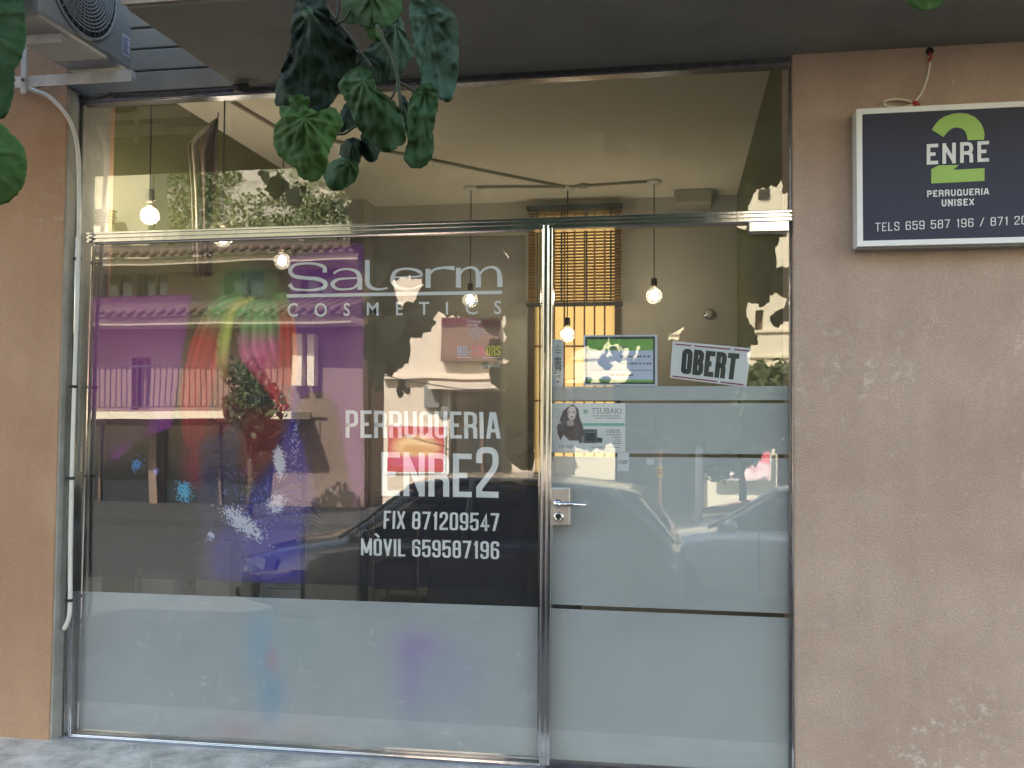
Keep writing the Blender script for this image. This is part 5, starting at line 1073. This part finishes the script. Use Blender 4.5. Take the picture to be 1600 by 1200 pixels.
# --- pale house with a shuttered doorway and signs (middle)
dC = 14; xC0, xC1 = span(600, 835, 600, dC); Ct = thing('pale_house', 'pale sunlit house with a signboard and doorway, mirrored behind the middle lettering', 'building', ((xC0+xC1)/2, -dC-4, ZR))
sx0, sx1 = span(703, 800, 600, dC)
facade(Ct, xC0, xC1, dC, ZR, 7.0, [(sx0, sx1, ZR+.05, zm(611, dC, 740))], pale)
MB().box((xC0, -dC+.001, zm(592, dC, 740)), (xC1, -dC+.16, zm(588, dC, 740))).build('cornice', pale, Ct)
p0, p1 = span(675, 790, 600, dC); MB().box((p0, -dC+.001, zm(609, dC, 740)), (p1, -dC+.35, zm(597, dC, 740))).build('canopy', pale, Ct)
sgx0, sgx1 = span(687, 775, 530, dC-.3); z0, z1 = zm(566, dC, 730), zm(497, dC, 730)
bs_ = thing('fascia_sign', 'brownish signboard with a maroon top band, mirrored behind the small coloured lettering', 'sign', ((sgx0+sgx1)/2, -dC+.1, z0))
MB().box((sgx0, -dC+.04, z0), (sgx1, -dC+.2, z0+(z1-z0)*.78)).build('panel', mat('dusty rose board', (.20, .11, .09), .6, col2=(.12, .07, .06), sc=2), bs_); MB().box((sgx0, -dC+.04, z0+(z1-z0)*.785), (sgx1, -dC+.21, z1)).build('top_band', mat('maroon board', (.08, .012, .03), .6), bs_)
c = mir(674, 622, dC-.1); ic = thing('intercom', 'grey wall telephone box on the pale house, mirrored above the big lettering', 'box', (c.x, -dC+.05, c.z-.2))
MB().box((c.x-.15, -dC+.01, c.z-.18), (c.x+.15, -dC+.12, c.z+.25)).build('body', mat('grey box', (.2, .2, .2), .5), ic, bevel=.02)
c = mir(692, 642, dC-.1); nb = tag(MB().lathe([(.13, 0), (.13, .04), (.10, .05)], (c.x, -dC+.003, c.z), 20, 'y').build('round_plaque', mat('grey box', (.2, .2, .2), .5)), 'small round dark plaque on the pale house beside the doorway', 'plaque')
# food poster on its left pier
def poster(name, label, px4, d, paint, frame=True):
    x0_, x1_ = span(px4[0], px4[2], (px4[1]+px4[3])/2, d); z1_, z0_ = zm(px4[1], d, px4[0]), zm(px4[3], d, px4[0])
    t = thing(name, label, 'poster', ((x0_+x1_)/2, -d, z0_)); MB().box((x0_-.03, -d-.05, z0_-.03), (x1_+.03, -d-.006, z1_+.03)).build('frame', white_pl, t)
    cv_ = Canvas(120, 100, 0, 0, 1.5, (190, 66, 72), 1); paint(cv_)
    q = Quad(Vector((x0_, -d, z1_)), Vector((x1_, -d, z1_)), Vector((x1_, -d, z0_)), Vector((x0_, -d, z0_))); cv_.mesh('print', q, printed, t); return t
def pf1(c_):
    c_.put(np.exp(-(((c_.X-60)/50)**2+((c_.Y-45)/26)**2)**3), (235, 200, 150)); c_.put(np.exp(-(((c_.X-60)/52)**2+((c_.Y-78)/14)**2)**3), (200, 80, 130), .8); c_.paint([(20, 50), (45, 40), (90, 44), (105, 58), (60, 62)], (200, 140, 80), .7, soft=3)
poster('food_poster', 'red poster of a filled sandwich on the pale house, mirrored behind the letters of ENRE2', (606, 664, 694, 738), dC-.05, pf1)
pa_, pb_ = mir(560, 575, dC-1.2), mir(900, 590, dC-1.2)
oc = thing('overhead_cable', 'black cable strung across the front of the pale house, mirrored above the big lettering', 'cable', pa_)
MB().tube([pa_.lerp(pb_, k/14)+Vector((0, 0, -.28*math.sin(math.pi*k/14))) for k in range(15)], .012, 6).build('wire', rubber, oc)
# --- long cream building (right)
dD = 15.5; xD0, xD1 = xC1+.02, span(860, 1330, 600, dD)[1]+3; Dt = thing('cream_house', 'long sunlit cream house, mirrored in bright patches through the foliage over the door', 'building', ((xD0+xD1)/2, -dD-4, ZR))
ops = []
for a, b, c_, d_ in ((1184, 1203, 296, 312), (1180, 1192, 485, 516), (960, 1105, 632, 830), (1215, 1300, 700, 830), (1040, 1070, 400, 440), (940, 970, 400, 440), (1085, 1110, 400, 440)): p0, p1 = span(a, b, (c_+d_)/2, dD); ops.append((p0, p1, zm(d_, dD, a), zm(c_, dD, a)))
facade(Dt, xD0, xD1, dD, ZR-.2, zm(180, dD, 1000), ops, white_w)
for k, py in enumerate((518, 557, 597)): MB().box((xD0+.01, -dD+.001, zm(py, dD, 1200)-.02), (xD1, -dD+(.05 if k < 2 else .35), zm(py, dD, 1200)+.03)).build('string_course', white_w, Dt)
b = MB(); o = ops[0]
for k in range(1, 4): x = o[0]+(o[1]-o[0])*k/4; b.box((x-.012, -dD+.03, o[2]), (x+.012, -dD+.05, o[3]))
for k in (1, 2): z = o[2]+(o[3]-o[2])*k/3; b.box((o[0], -dD+.055, z-.012), (o[1], -dD+.07, z+.012))
b.build('window_grille', iron, Dt)
def pf2(c_):
    c_.c[..., :3] = s2l((226, 110, 122)); c_.paint([(0, 55), (30, 50), (60, 62), (90, 48), (120, 60), (120, 100), (0, 100)], (240, 222, 222), .95, soft=4); c_.paint([(8, 52), (30, 48), (40, 66), (15, 74)], (214, 120, 140), .7, soft=3); c_.paint([(70, 62), (95, 56), (110, 74), (84, 84)], (222, 130, 150), .6, soft=4)
    r = np.hypot((c_.X-80)/1.1, (c_.Y-52)); c_.put(((r > 12) & (r < 15) & (c_.Y < 52)).astype(float), (170, 60, 60), .8)
poster('flower_poster', 'pink poster with pale blossoms on the cream house, mirrored at the right of the door', (1113, 692, 1203, 748), dD-.3, pf2)
# --- street pole
c = mir(1092, 790, 9.5); pl_ = thing('street_pole', 'slim pale pole mirrored in the frosted door right of its middle', 'pole', (c.x, c.y, ZR))
MB().tube([(c.x, c.y, ZR), (c.x, c.y, zm(700, 9.5, 1092))], [.05, .045], 14).build('shaft', mat('galvanised', (.42, .42, .42), .5), pl_); MB().lathe([(.07, 0), (.07, .1), (.052, .12)], (c.x, c.y, ZR+.001), 14).build('collar', steel2, pl_); MB().lathe([(.05, 0), (.03, .04), (.004, .05)], (c.x, c.y, zm(700, 9.5, 1092)), 14).build('cap', steel2, pl_)
# --- cars
def car(label, paint, loc, rz, L_=4.1, H=1.43, wagon=False, name='parked_car', front=True):
    t = thing(name, label, 'car', (loc[0], loc[1], ZR), rz, 'cars parked along the street')
    def B(nm, mb, m, bev=0, sub_=0, par=None): return mb.build(nm, m, par or t, bevel=bev, local=True, sub=sub_)
    h = L_/2; W_ = .86
    # stations along x (front = -x): x, half width, bottom z, belt z
    stn = [(-h, .55, .32, .58), (-h+.08, .70, .22, .68), (-h+.35, .80, .20, .76), (-h+.9, W_, .20, .86), (-h+1.25, W_, .20, .91), (-.2, W_, .20, .93), (.8, W_, .20, .95), (h-.55, W_, .22, .97), (h-.12, .80, .26, .93), (h, .66, .36, .82)]
    v = []; f = []; R = 11
    for x, w, zb_2, zt_ in stn:
        hood = .06
        ring = [(-w*.94, zb_2), (-w, zb_2+.10), (-w*1.01, (zb_2+zt_)/2), (-w*.985, zt_-.10), (-w*.90, zt_-.01), (-w*.45, zt_+hood*.8), (0, zt_+hood), (w*.45, zt_+hood*.8), (w*.90, zt_-.01), (w*.985, zt_-.10), (w*1.01, (zb_2+zt_)/2), (w, zb_2+.10), (w*.94, zb_2)]
        R = len(ring); v += [(x, a, b) for a, b in ring]
    for i in range(len(stn)-1):
        for k in range(R): f.append((i*R+k, i*R+(k+1) % R, (i+1)*R+(k+1) % R, (i+1)*R+k))
    f += [tuple(range(R)), tuple(range(len(stn)*R-1, (len(stn)-1)*R-1, -1))]
    B('body', MB().add(v, f, True), paint, sub_=2)
    # cabin: glass loft and roof with pillars
    xe = h-.25 if wagon else h-.75
    cab = [(-h+1.15, .74, .93, .94), (-h+1.75, .70, .93, H-.10), (-h+2.05, .68, .93, H-.03), (0.35, .67, .93, H), (xe-.55, .66, .94, H-.04), (xe-.15, .66, .95, H-.14), (xe+.15, .70, .95, .97)]
    v = []; f = []
    for x, w, z0_, z1_ in cab:
        wt = w*.86; ring = [(-w, z0_), (-(w+wt)/2-.015, (z0_+z1_)/2), (-wt, z1_-.02), (-wt*.6, z1_+.01), (0, z1_+.02), (wt*.6, z1_+.01), (wt, z1_-.02), ((w+wt)/2+.015, (z0_+z1_)/2), (w, z0_)]; R = 9; v += [(x, a, b) for a, b in ring]
    for i in range(len(cab)-1):
        for k in range(R-1): f.append((i*R+k, i*R+k+1, (i+1)*R+k+1, (i+1)*R+k))
    B('windows', MB().add(v, f, True), mat('car glass', (.02, .022, .025), .06), sub_=1)
    rf = MB(); v = []; f = []
    rs_ = cab[1:6]
    for x, w, z0_, z1_ in rs_:
        wt = w*.88; v += [(x, -wt, z1_-.03), (x, -wt*.98, z1_+.01), (x, -wt*.5, z1_+.03), (x, 0, z1_+.036), (x, wt*.5, z1_+.03), (x, wt*.98, z1_+.01), (x, wt, z1_-.03)]
    for i in range(len(rs_)-1):
        for k in range(6): f.append((i*7+k, i*7+k+1, (i+1)*7+k+1, (i+1)*7+k))
    ro = B('roof', rf.add(v, f, True), paint, sub_=1); so2 = ro.modifiers.new('t', 'SOLIDIFY'); so2.thickness = .03
    for s in (-1, 1):
        pm = MB()
        def pil(a, b_, r=.022): pm.tube([a, b_], r, 6)
        pil((-h+1.12, s*.76, .92), (-h+1.85, s*.625, H-.07)); pil((.15, s*.765, .93), (.2, s*.61, H-.02), .03); pil((xe+.1, s*.74, .94), (xe-.45, s*.60, H-.08), .04)
        B('pillars', pm, paint)
        for xw in (-h+.78, h-.75):
            wt_ = MB().lathe([(.18, -.10), (.29, -.10), (.31, -.06), (.31, .06), (.29, .10), (.18, .10)], (xw, s*.77, .31), 24, 'y'); wh = B('wheel', wt_, rubber)
            rm = MB().lathe([(.19, 0), (.19, .012), (.05, .03), (.001, .03)], (xw, s*.77+(s*.095), .31), 20, 'y') if s > 0 else MB().lathe([(.001, -.03), (.05, -.03), (.19, -.012), (.19, 0)], (xw, s*.77+(s*.095), .31), 20, 'y')
            B('rim', rm, mat('wheel grey', (.045, .045, .048), .6), par=None)
        B('mirror', MB().lathe([(.001, -.07), (.06, -.05), (.075, 0), (.06, .05), (.001, .07)], (-h+1.45, s*.95, .97), 10), paint)
        hl = MB(); hl.v = [(-h+.42, s*.84, .72), (-h+.10, s*.70, .68), (-h+.06, s*.46, .66), (-h+.04, s*.46, .54), (-h+.07, s*.72, .54), (-h+.40, s*.86, .60)]; hl.v += [(a+.10, b_*.97, c_) for a, b_, c_ in hl.v]; hl.f = [(0, 1, 2, 3, 4, 5), (11, 10, 9, 8, 7, 6)]+[(i, i+6, (i+1) % 6+6, (i+1) % 6) for i in range(6)]; hl.sm = [False]*8
        B('headlight', hl, mat('headlight', (.32, .33, .35), .15))
        B('door_line', MB().box((-.32, s*.868-.004, .34), (-.305, s*.868+.004, .92)).box((.72, s*.868-.004, .34), (.735, s*.868+.004, .94)), rubber)
        B('door_handle', MB().box((.50, s*.885-.008, .80), (.64, s*.885+.008, .825)), steel2)
    gr = MB()
    for k in range(5): gr.box((-h-.005-.0*k, -.38, .50+.035*k), (-h+.10, .38, .518+.035*k))
    B('grille', gr, iron); B('bumper', MB().box((-h-.03, -.62, .27), (-h+.2, .62, .43)), paint, .05); B('number_plate', MB().box((-h-.045, -.25, .34), (-h-.032, .25, .44)), white_pl)
    B('wiper', MB().tube([(-h+1.2, -.1, 1.0), (-h+1.45, .4, 1.12)], .008, 5).tube([(-h+1.2, -.6, .99), (-h+1.42, -.1, 1.12)], .008, 5), rubber)
    return t
def cpaint(n, c): 
    m = mat(n, c, .28, .25, col2=tuple(v*.93 for v in c), sc=1); m.node_tree.nodes['Principled BSDF'].inputs['Coat Weight'].default_value = .8; return m
w_p, d_p, g_p = cpaint('pale silver paint', (.60, .62, .66)), cpaint('dark paint', (.012, .013, .016)), cpaint('grey paint', (.06, .063, .068))
e = mir(1180, 850, 7.0); car('pale silver car angled to the kerb, mirrored at the right of the frosted door', w_p, (e.x+.65, e.y-.2), R_(24))
e = mir(730, 850, 5.95); car('large grey estate car mirrored from the middle lettering to the door handle', g_p, (e.x, e.y), R_(1), 4.45, 1.52, True)
e = mir(1180, 850, 10.0); car('dark car standing beyond the pale silver one', d_p, (e.x+1.2, e.y-.4), R_(8), 4.2, 1.48)
# --- trees: each with trunk, limbs and a crown of many leaf faces
bark = mat('bark', (.12, .10, .075), .95, col2=(.07, .058, .045), sc=14, bump=1, bsc=40)
crown_d = mat('tree foliage', (.035, .062, .022), .75, col2=(.07, .11, .035), sc=1.4)
def leaf_face(mb, p, s, rn):
    a = Vector((rn.gauss(0, 1), rn.gauss(0, 1), rn.gauss(0, 1))).normalized(); b = a.orthogonal().normalized(); c_ = a.cross(b)
    r = rn.uniform(0, 6.28); u, w = b*math.cos(r)+c_*math.sin(r), c_*math.cos(r)-b*math.sin(r)
    k = len(mb.v); pts = [p-u*s, p-u*s*.35+w*s*.55+a*s*.1, p+u*s*.4+w*s*.5, p+u*s*1.1, p+u*s*.4-w*s*.5+a*s*.1, p-u*s*.35-w*s*.55]
    mb.v += [tuple(q) for q in pts]; mb.f.append(tuple(range(k, k+6))); mb.sm.append(False)
def small_tree(name, label, base, h, rad, n, s, m, seed, clumps=9):
    rn = random.Random(seed); t = thing(name, label, 'tree', base); B_ = Vector(base)
    tk = MB().tube([B_, B_+Vector((.05, .03, h*.3)), B_+Vector((-.03, 0, h*.55)), B_+Vector((.04, 0, h*.85))], [.11*h/4, .09*h/4, .06*h/4, .02], 9); cs = []
    for i in range(clumps):
        a = 2*math.pi*i/clumps*2.4; rr = rad*rn.uniform(.2, .75); c_ = B_+Vector((rr*math.cos(a), rr*math.sin(a), h*rn.uniform(.5, .95))); cs.append((c_, rad*rn.uniform(.3, .5)))
        tk.tube([B_+Vector((0, 0, h*.38)), B_.lerp(c_, .6)+Vector((0, 0, h*.2)), c_], [.05*h/4, .03*h/4, .01], 6)
    tk.build('trunk', bark, t); mb = MB()
    for k in range(n):
        c_, r = cs[k % clumps]; d = Vector((rn.gauss(0, 1), rn.gauss(0, 1), rn.gauss(0, .8))).normalized()*r*rn.uniform(.3, 1)**.5; leaf_face(mb, c_+d, s*rn.uniform(.6, 1.2), rn)
    mb.build('crown', m, t, fix=False); return t
c = mir(390, 700, 13.5); small_tree('street_tree', 'small dark street tree mirrored in front of the balcony house', (c.x, c.y, ZR), zm(572, 13.5, 390)-ZR, .8, 1500, .075, crown_d, 11)
c = mir(1155, 640, 12.5); small_tree('street_tree', 'leafy street tree mirrored under the OBERT card', (c.x, c.y, ZR), zm(570, 12.5, 1155)-ZR, 1.3, 2600, .10, crown_d, 13)
# --- the big mulberry-like tree beside the viewer: its crown makes the dark silhouettes in the glass
def inpoly(x, y, P_):
    r = False; n = len(P_)
    for i in range(n):
        (xa, ya), (xb, yb) = P_[i], P_[(i+1) % n]
        if (ya > y) != (yb > y) and x < (xb-xa)*(y-ya)/(yb-ya)+xa: r = not r
    return r
MASS = [(535, 232), (480, 232), (480, 150), (1290, 120), (1290, 690), (1180, 690), (1120, 668), (1080, 700), (980, 703), (845, 702), (845, 765), (783, 765), (783, 612), (769, 609), (768, 598), (760, 585), (750, 573), (737, 559), (783, 560), (783, 500), (686, 494), (684, 517), (667, 519), (655, 533), (650, 528), (641, 548), (642, 557), (637, 570), (616, 584), (606, 590), (598, 615), (575, 612), (565, 560), (560, 480), (566, 440), (545, 380), (535, 330)]
BL1 = [(396, 240), (395, 255), (403, 256), (412, 255), (425, 266), (440, 266), (455, 271), (456, 282), (482, 288), (483, 300), (482, 335), (466, 325), (442, 320), (425, 310), (412, 296), (405, 280), (398, 265)]
BL2 = [(495, 305), (508, 300), (508, 315), (522, 325), (520, 340), (512, 348), (502, 345), (497, 325)]
BL3 = [(617, 590), (632, 586), (649, 590), (646, 604), (648, 626), (636, 620), (622, 632), (610, 626), (617, 610)]
H1 = [(1159, 341), (1168, 330), (1178, 318), (1184, 299), (1195, 295), (1203, 292), (1210, 286), (1213, 296), (1225, 304), (1300, 298), (1300, 400), (1232, 405), (1224, 405), (1218, 410), (1210, 406), (1215, 385), (1224, 380), (1222, 362), (1200, 350), (1170, 356)]
H2 = [(1169, 457), (1174, 468), (1178, 484), (1187, 487), (1193, 483), (1203, 462), (1211, 458), (1220, 462), (1213, 474), (1201, 492), (1200, 503), (1206, 512), (1225, 506), (1236, 518), (1300, 520), (1300, 640), (1172, 620), (1170, 590), (1172, 560), (1187, 541), (1188, 524), (1183, 516), (1175, 512), (1180, 505), (1172, 490)]
H3 = [(872, 580), (905, 553), (914, 547), (926, 540), (937, 532), (945, 533), (949, 528), (957, 527), (962, 534), (974, 546), (986, 532), (996, 529), (999, 534), (989, 538), (984, 543), (994, 549), (995, 557), (984, 559), (980, 566), (980, 574), (974, 583), (872, 590)]
H4 = [(888, 412), (893, 405), (897, 413), (900, 424), (893, 420)]; H5 = [(935, 402), (941, 404), (939, 412), (934, 409)]; H6 = [(1058, 490), (1062, 503), (1060, 520), (1066, 530), (1055, 525), (1054, 505)]; H7 = [(617, 440), (630, 431), (645, 432), (651, 455), (640, 466), (622, 458)]; H8 = [(1067, 480), (1072, 484), (1069, 492), (1065, 488)]; H9 = [(648, 300), (652, 306), (649, 318), (645, 312)]
HOLES = [H1, H2, H3, H4, H5, H6, H7, H8, H9]+[[(x, y-3.0), (x+2.4, y), (x, y+3.4), (x-2, y)] for x, y in [(random.uniform(950, 1235), random.uniform(608, 690)) for _ in range(70)]+[(random.uniform(1120, 1235), random.uniform(590, 690)) for _ in range(40)]+list(((700, 240), (714, 247), (700, 262), (630, 262), (636, 290), (1130, 395), (1090, 460), (604, 508), (640, 520), (950, 640), (1080, 655)))]
DT = 4.35
def mask(x, y):
    if inpoly(x, y, BL1) or inpoly(x, y, BL2) or inpoly(x, y, BL3): return True
    return inpoly(x, y, MASS) and not any(inpoly(x, y, h) for h in HOLES)
rn = random.Random(5); mg = {}
def mk(x, y):
    k = (int(x)//2, int(y)//2)
    if k not in mg: mg[k] = mask(k[0]*2+1, k[1]*2+1)
    return mg[k]
cr_ = MB(); cov = {}
for size, tries in ((30, 2600), (20, 3200), (12, 5200), (7, 7000)):
    for _ in range(tries):
        x, y = rn.uniform(385, 1290), rn.uniform(120, 710)
        if size > 12 and rn.random() < .0: continue
        if cov.get((int(x)//6, int(y)//6), 0) > (4 if size > 15 else 1): continue
        if all(mk(x+size*.95*math.cos(a), y+size*.95*math.sin(a)) and mk(x+size*.5*math.cos(a), y+size*.5*math.sin(a)) for a in [k*math.pi/5 for k in range(10)]):
            d = DT+rn.uniform(-.22, .5); p = mir(x, y, d); s = size/FP*(D+d)
            tiltx, tilty = rn.uniform(-.55, .55), rn.uniform(-.55, .55); r = rn.uniform(-.8, .8); n = 12; k0 = len(cr_.v)
            for k in range(n):
                a = 2*math.pi*k/n; rad_ = s*(.80+.16*math.cos(a)+.10*math.cos(3*a+.5))*(1.0 if k else 1.15); dx, dz = rad_*math.cos(a+r-math.pi/2), rad_*math.sin(a+r-math.pi/2); cr_.v.append((p.x+dx, p.y+dx*tiltx+dz*tilty+.15*dx*dx/s, p.z+dz))
            cr_.v.append((p.x, p.y+.04*s, p.z)); cr_.f += [(k0+n, k0+k, k0+(k+1) % n) for k in range(n)]; cr_.sm += [False]*n
            rr = int(size*.75)
            for i in range(-rr//6, rr//6+1):
                for j in range(-rr//6, rr//6+1): q = (int(x)//6+i, int(y)//6+j); cov[q] = cov.get(q, 0)+1
c = mir(1420, 800, DT+.4); tb = Vector((c.x+.6, -DT-.5, -.56))
mt = thing('mulberry_tree', 'broad leafed tree whose crown is mirrored as the dark mass in the glass', 'tree', tb)
tk = MB().tube([tb, tb+Vector((.02, .0, 1.2)), tb+Vector((-.1, .05, 2.4)), tb+Vector((-.4, .05, 3.3))], [.17, .14, .12, .09], 14)
for gx, gy in ((1150, 260), (1000, 230), (850, 240), (700, 230), (600, 300), (460, 250), (820, 500), (1000, 480)):
    e = mir(gx, gy, DT+.35); s0 = tb+Vector((-.4, .05, 3.2)); w1 = mir(1270, 165, DT+.4); w2 = mir((gx+1270)/2, 165, DT+.4); w3 = mir(gx+20, 185, DT+.4); C5 = cat([s0, w1, w2, w3, e], 5); tk.tube(C5, [.06*(1-i/(len(C5)+1))+.008 for i in range(len(C5))], 8)
tk.build('trunk', bark, mt)
cr_.build('crown', mat('broad leaves', (.035, .07, .03), .6, col2=(.05, .10, .035), sc=2), mt, fix=False)
# --- wooded rocky hill
NX, NY = 280, 100; hv = []; hf = []
for j in range(NY):
    for i in range(NX):
        x = -95+190*i/(NX-1); f = j/(NY-1); y = -48-70*f
        rg = 1-abs(noise.noise(Vector((x*.09, f*4, 1.7)))); rg2 = 1-abs(noise.noise(Vector((x*.35, f*9, 5.7))))
        z = -2+54*f**.85*(1+.10*math.sin(x*.03+1))+4*noise.noise(Vector((x*.05, y*.05, 0)))*(f+.2)
        crag = max(0, noise.noise(Vector((x*.04+3, f*3.5, 9)))+.15); y += 9*crag*rg*math.sin(f*3)+1.8*rg2*crag; z += 2.4*rg2*crag; hv.append((x, y, z))
hf = [(j*NX+i, (j+1)*NX+i, (j+1)*NX+i+1, j*NX+i+1) for j in range(NY-1) for i in range(NX-1)]
hm = mat('hillside rock', (.36, .33, .27), .95, col2=(.13, .135, .08), sc=.42, bump=3, bsc=2.5, detail=10, thr=(.46, .60), stretch=(1, 1, .45))
ho = MB().add(hv, hf, False).build('hill', hm, fix=False); tag(ho, kind='structure')
fw = []; rn = random.Random(9); vv = np.zeros((0, 3)); NL = 70; rs = np.random.RandomState(8); allq = []
for _ in range(4200):
    i, j = rn.randrange(20, int(NX*.72)), rn.randrange(0, NY-14); v = Vector(hv[j*NX+i])
    if noise.noise(Vector((v.x*.07, v.z*.13, 2.0))) > .26: continue
    r = rn.uniform(.8, 1.9); c_ = np.array(v)+np.array((rn.uniform(-.8, .8), rn.uniform(-.2, .8), r*.4))
    d = rs.randn(NL, 3); d /= np.linalg.norm(d, axis=1)[:, None]; d *= (r*rs.uniform(.5, 1, NL))[:, None]; d[:, 2] *= 1.15
    a = rs.randn(NL, 3); a /= np.linalg.norm(a, axis=1)[:, None]; b = np.cross(a, rs.randn(NL, 3)); b /= np.linalg.norm(b, axis=1)[:, None]; s_ = rs.uniform(.10, .24, NL)[:, None]
    q = c_+d; allq.append(np.stack([q-a*s_, q+b*s_*.8, q+a*s_, q-b*s_*.8], 1).reshape(-1, 3))
V_ = np.concatenate(allq); nq = len(V_)//4
hw_ = MB(); hw_.v = V_.tolist(); hw_.f = [(4*k, 4*k+1, 4*k+2, 4*k+3) for k in range(nq)]; hw_.sm = [False]*nq
tag(hw_.build('hill_wood', mat('woodland', (.10, .14, .05), .9, col2=(.055, .085, .03), sc=.5), fix=False), kind='stuff')
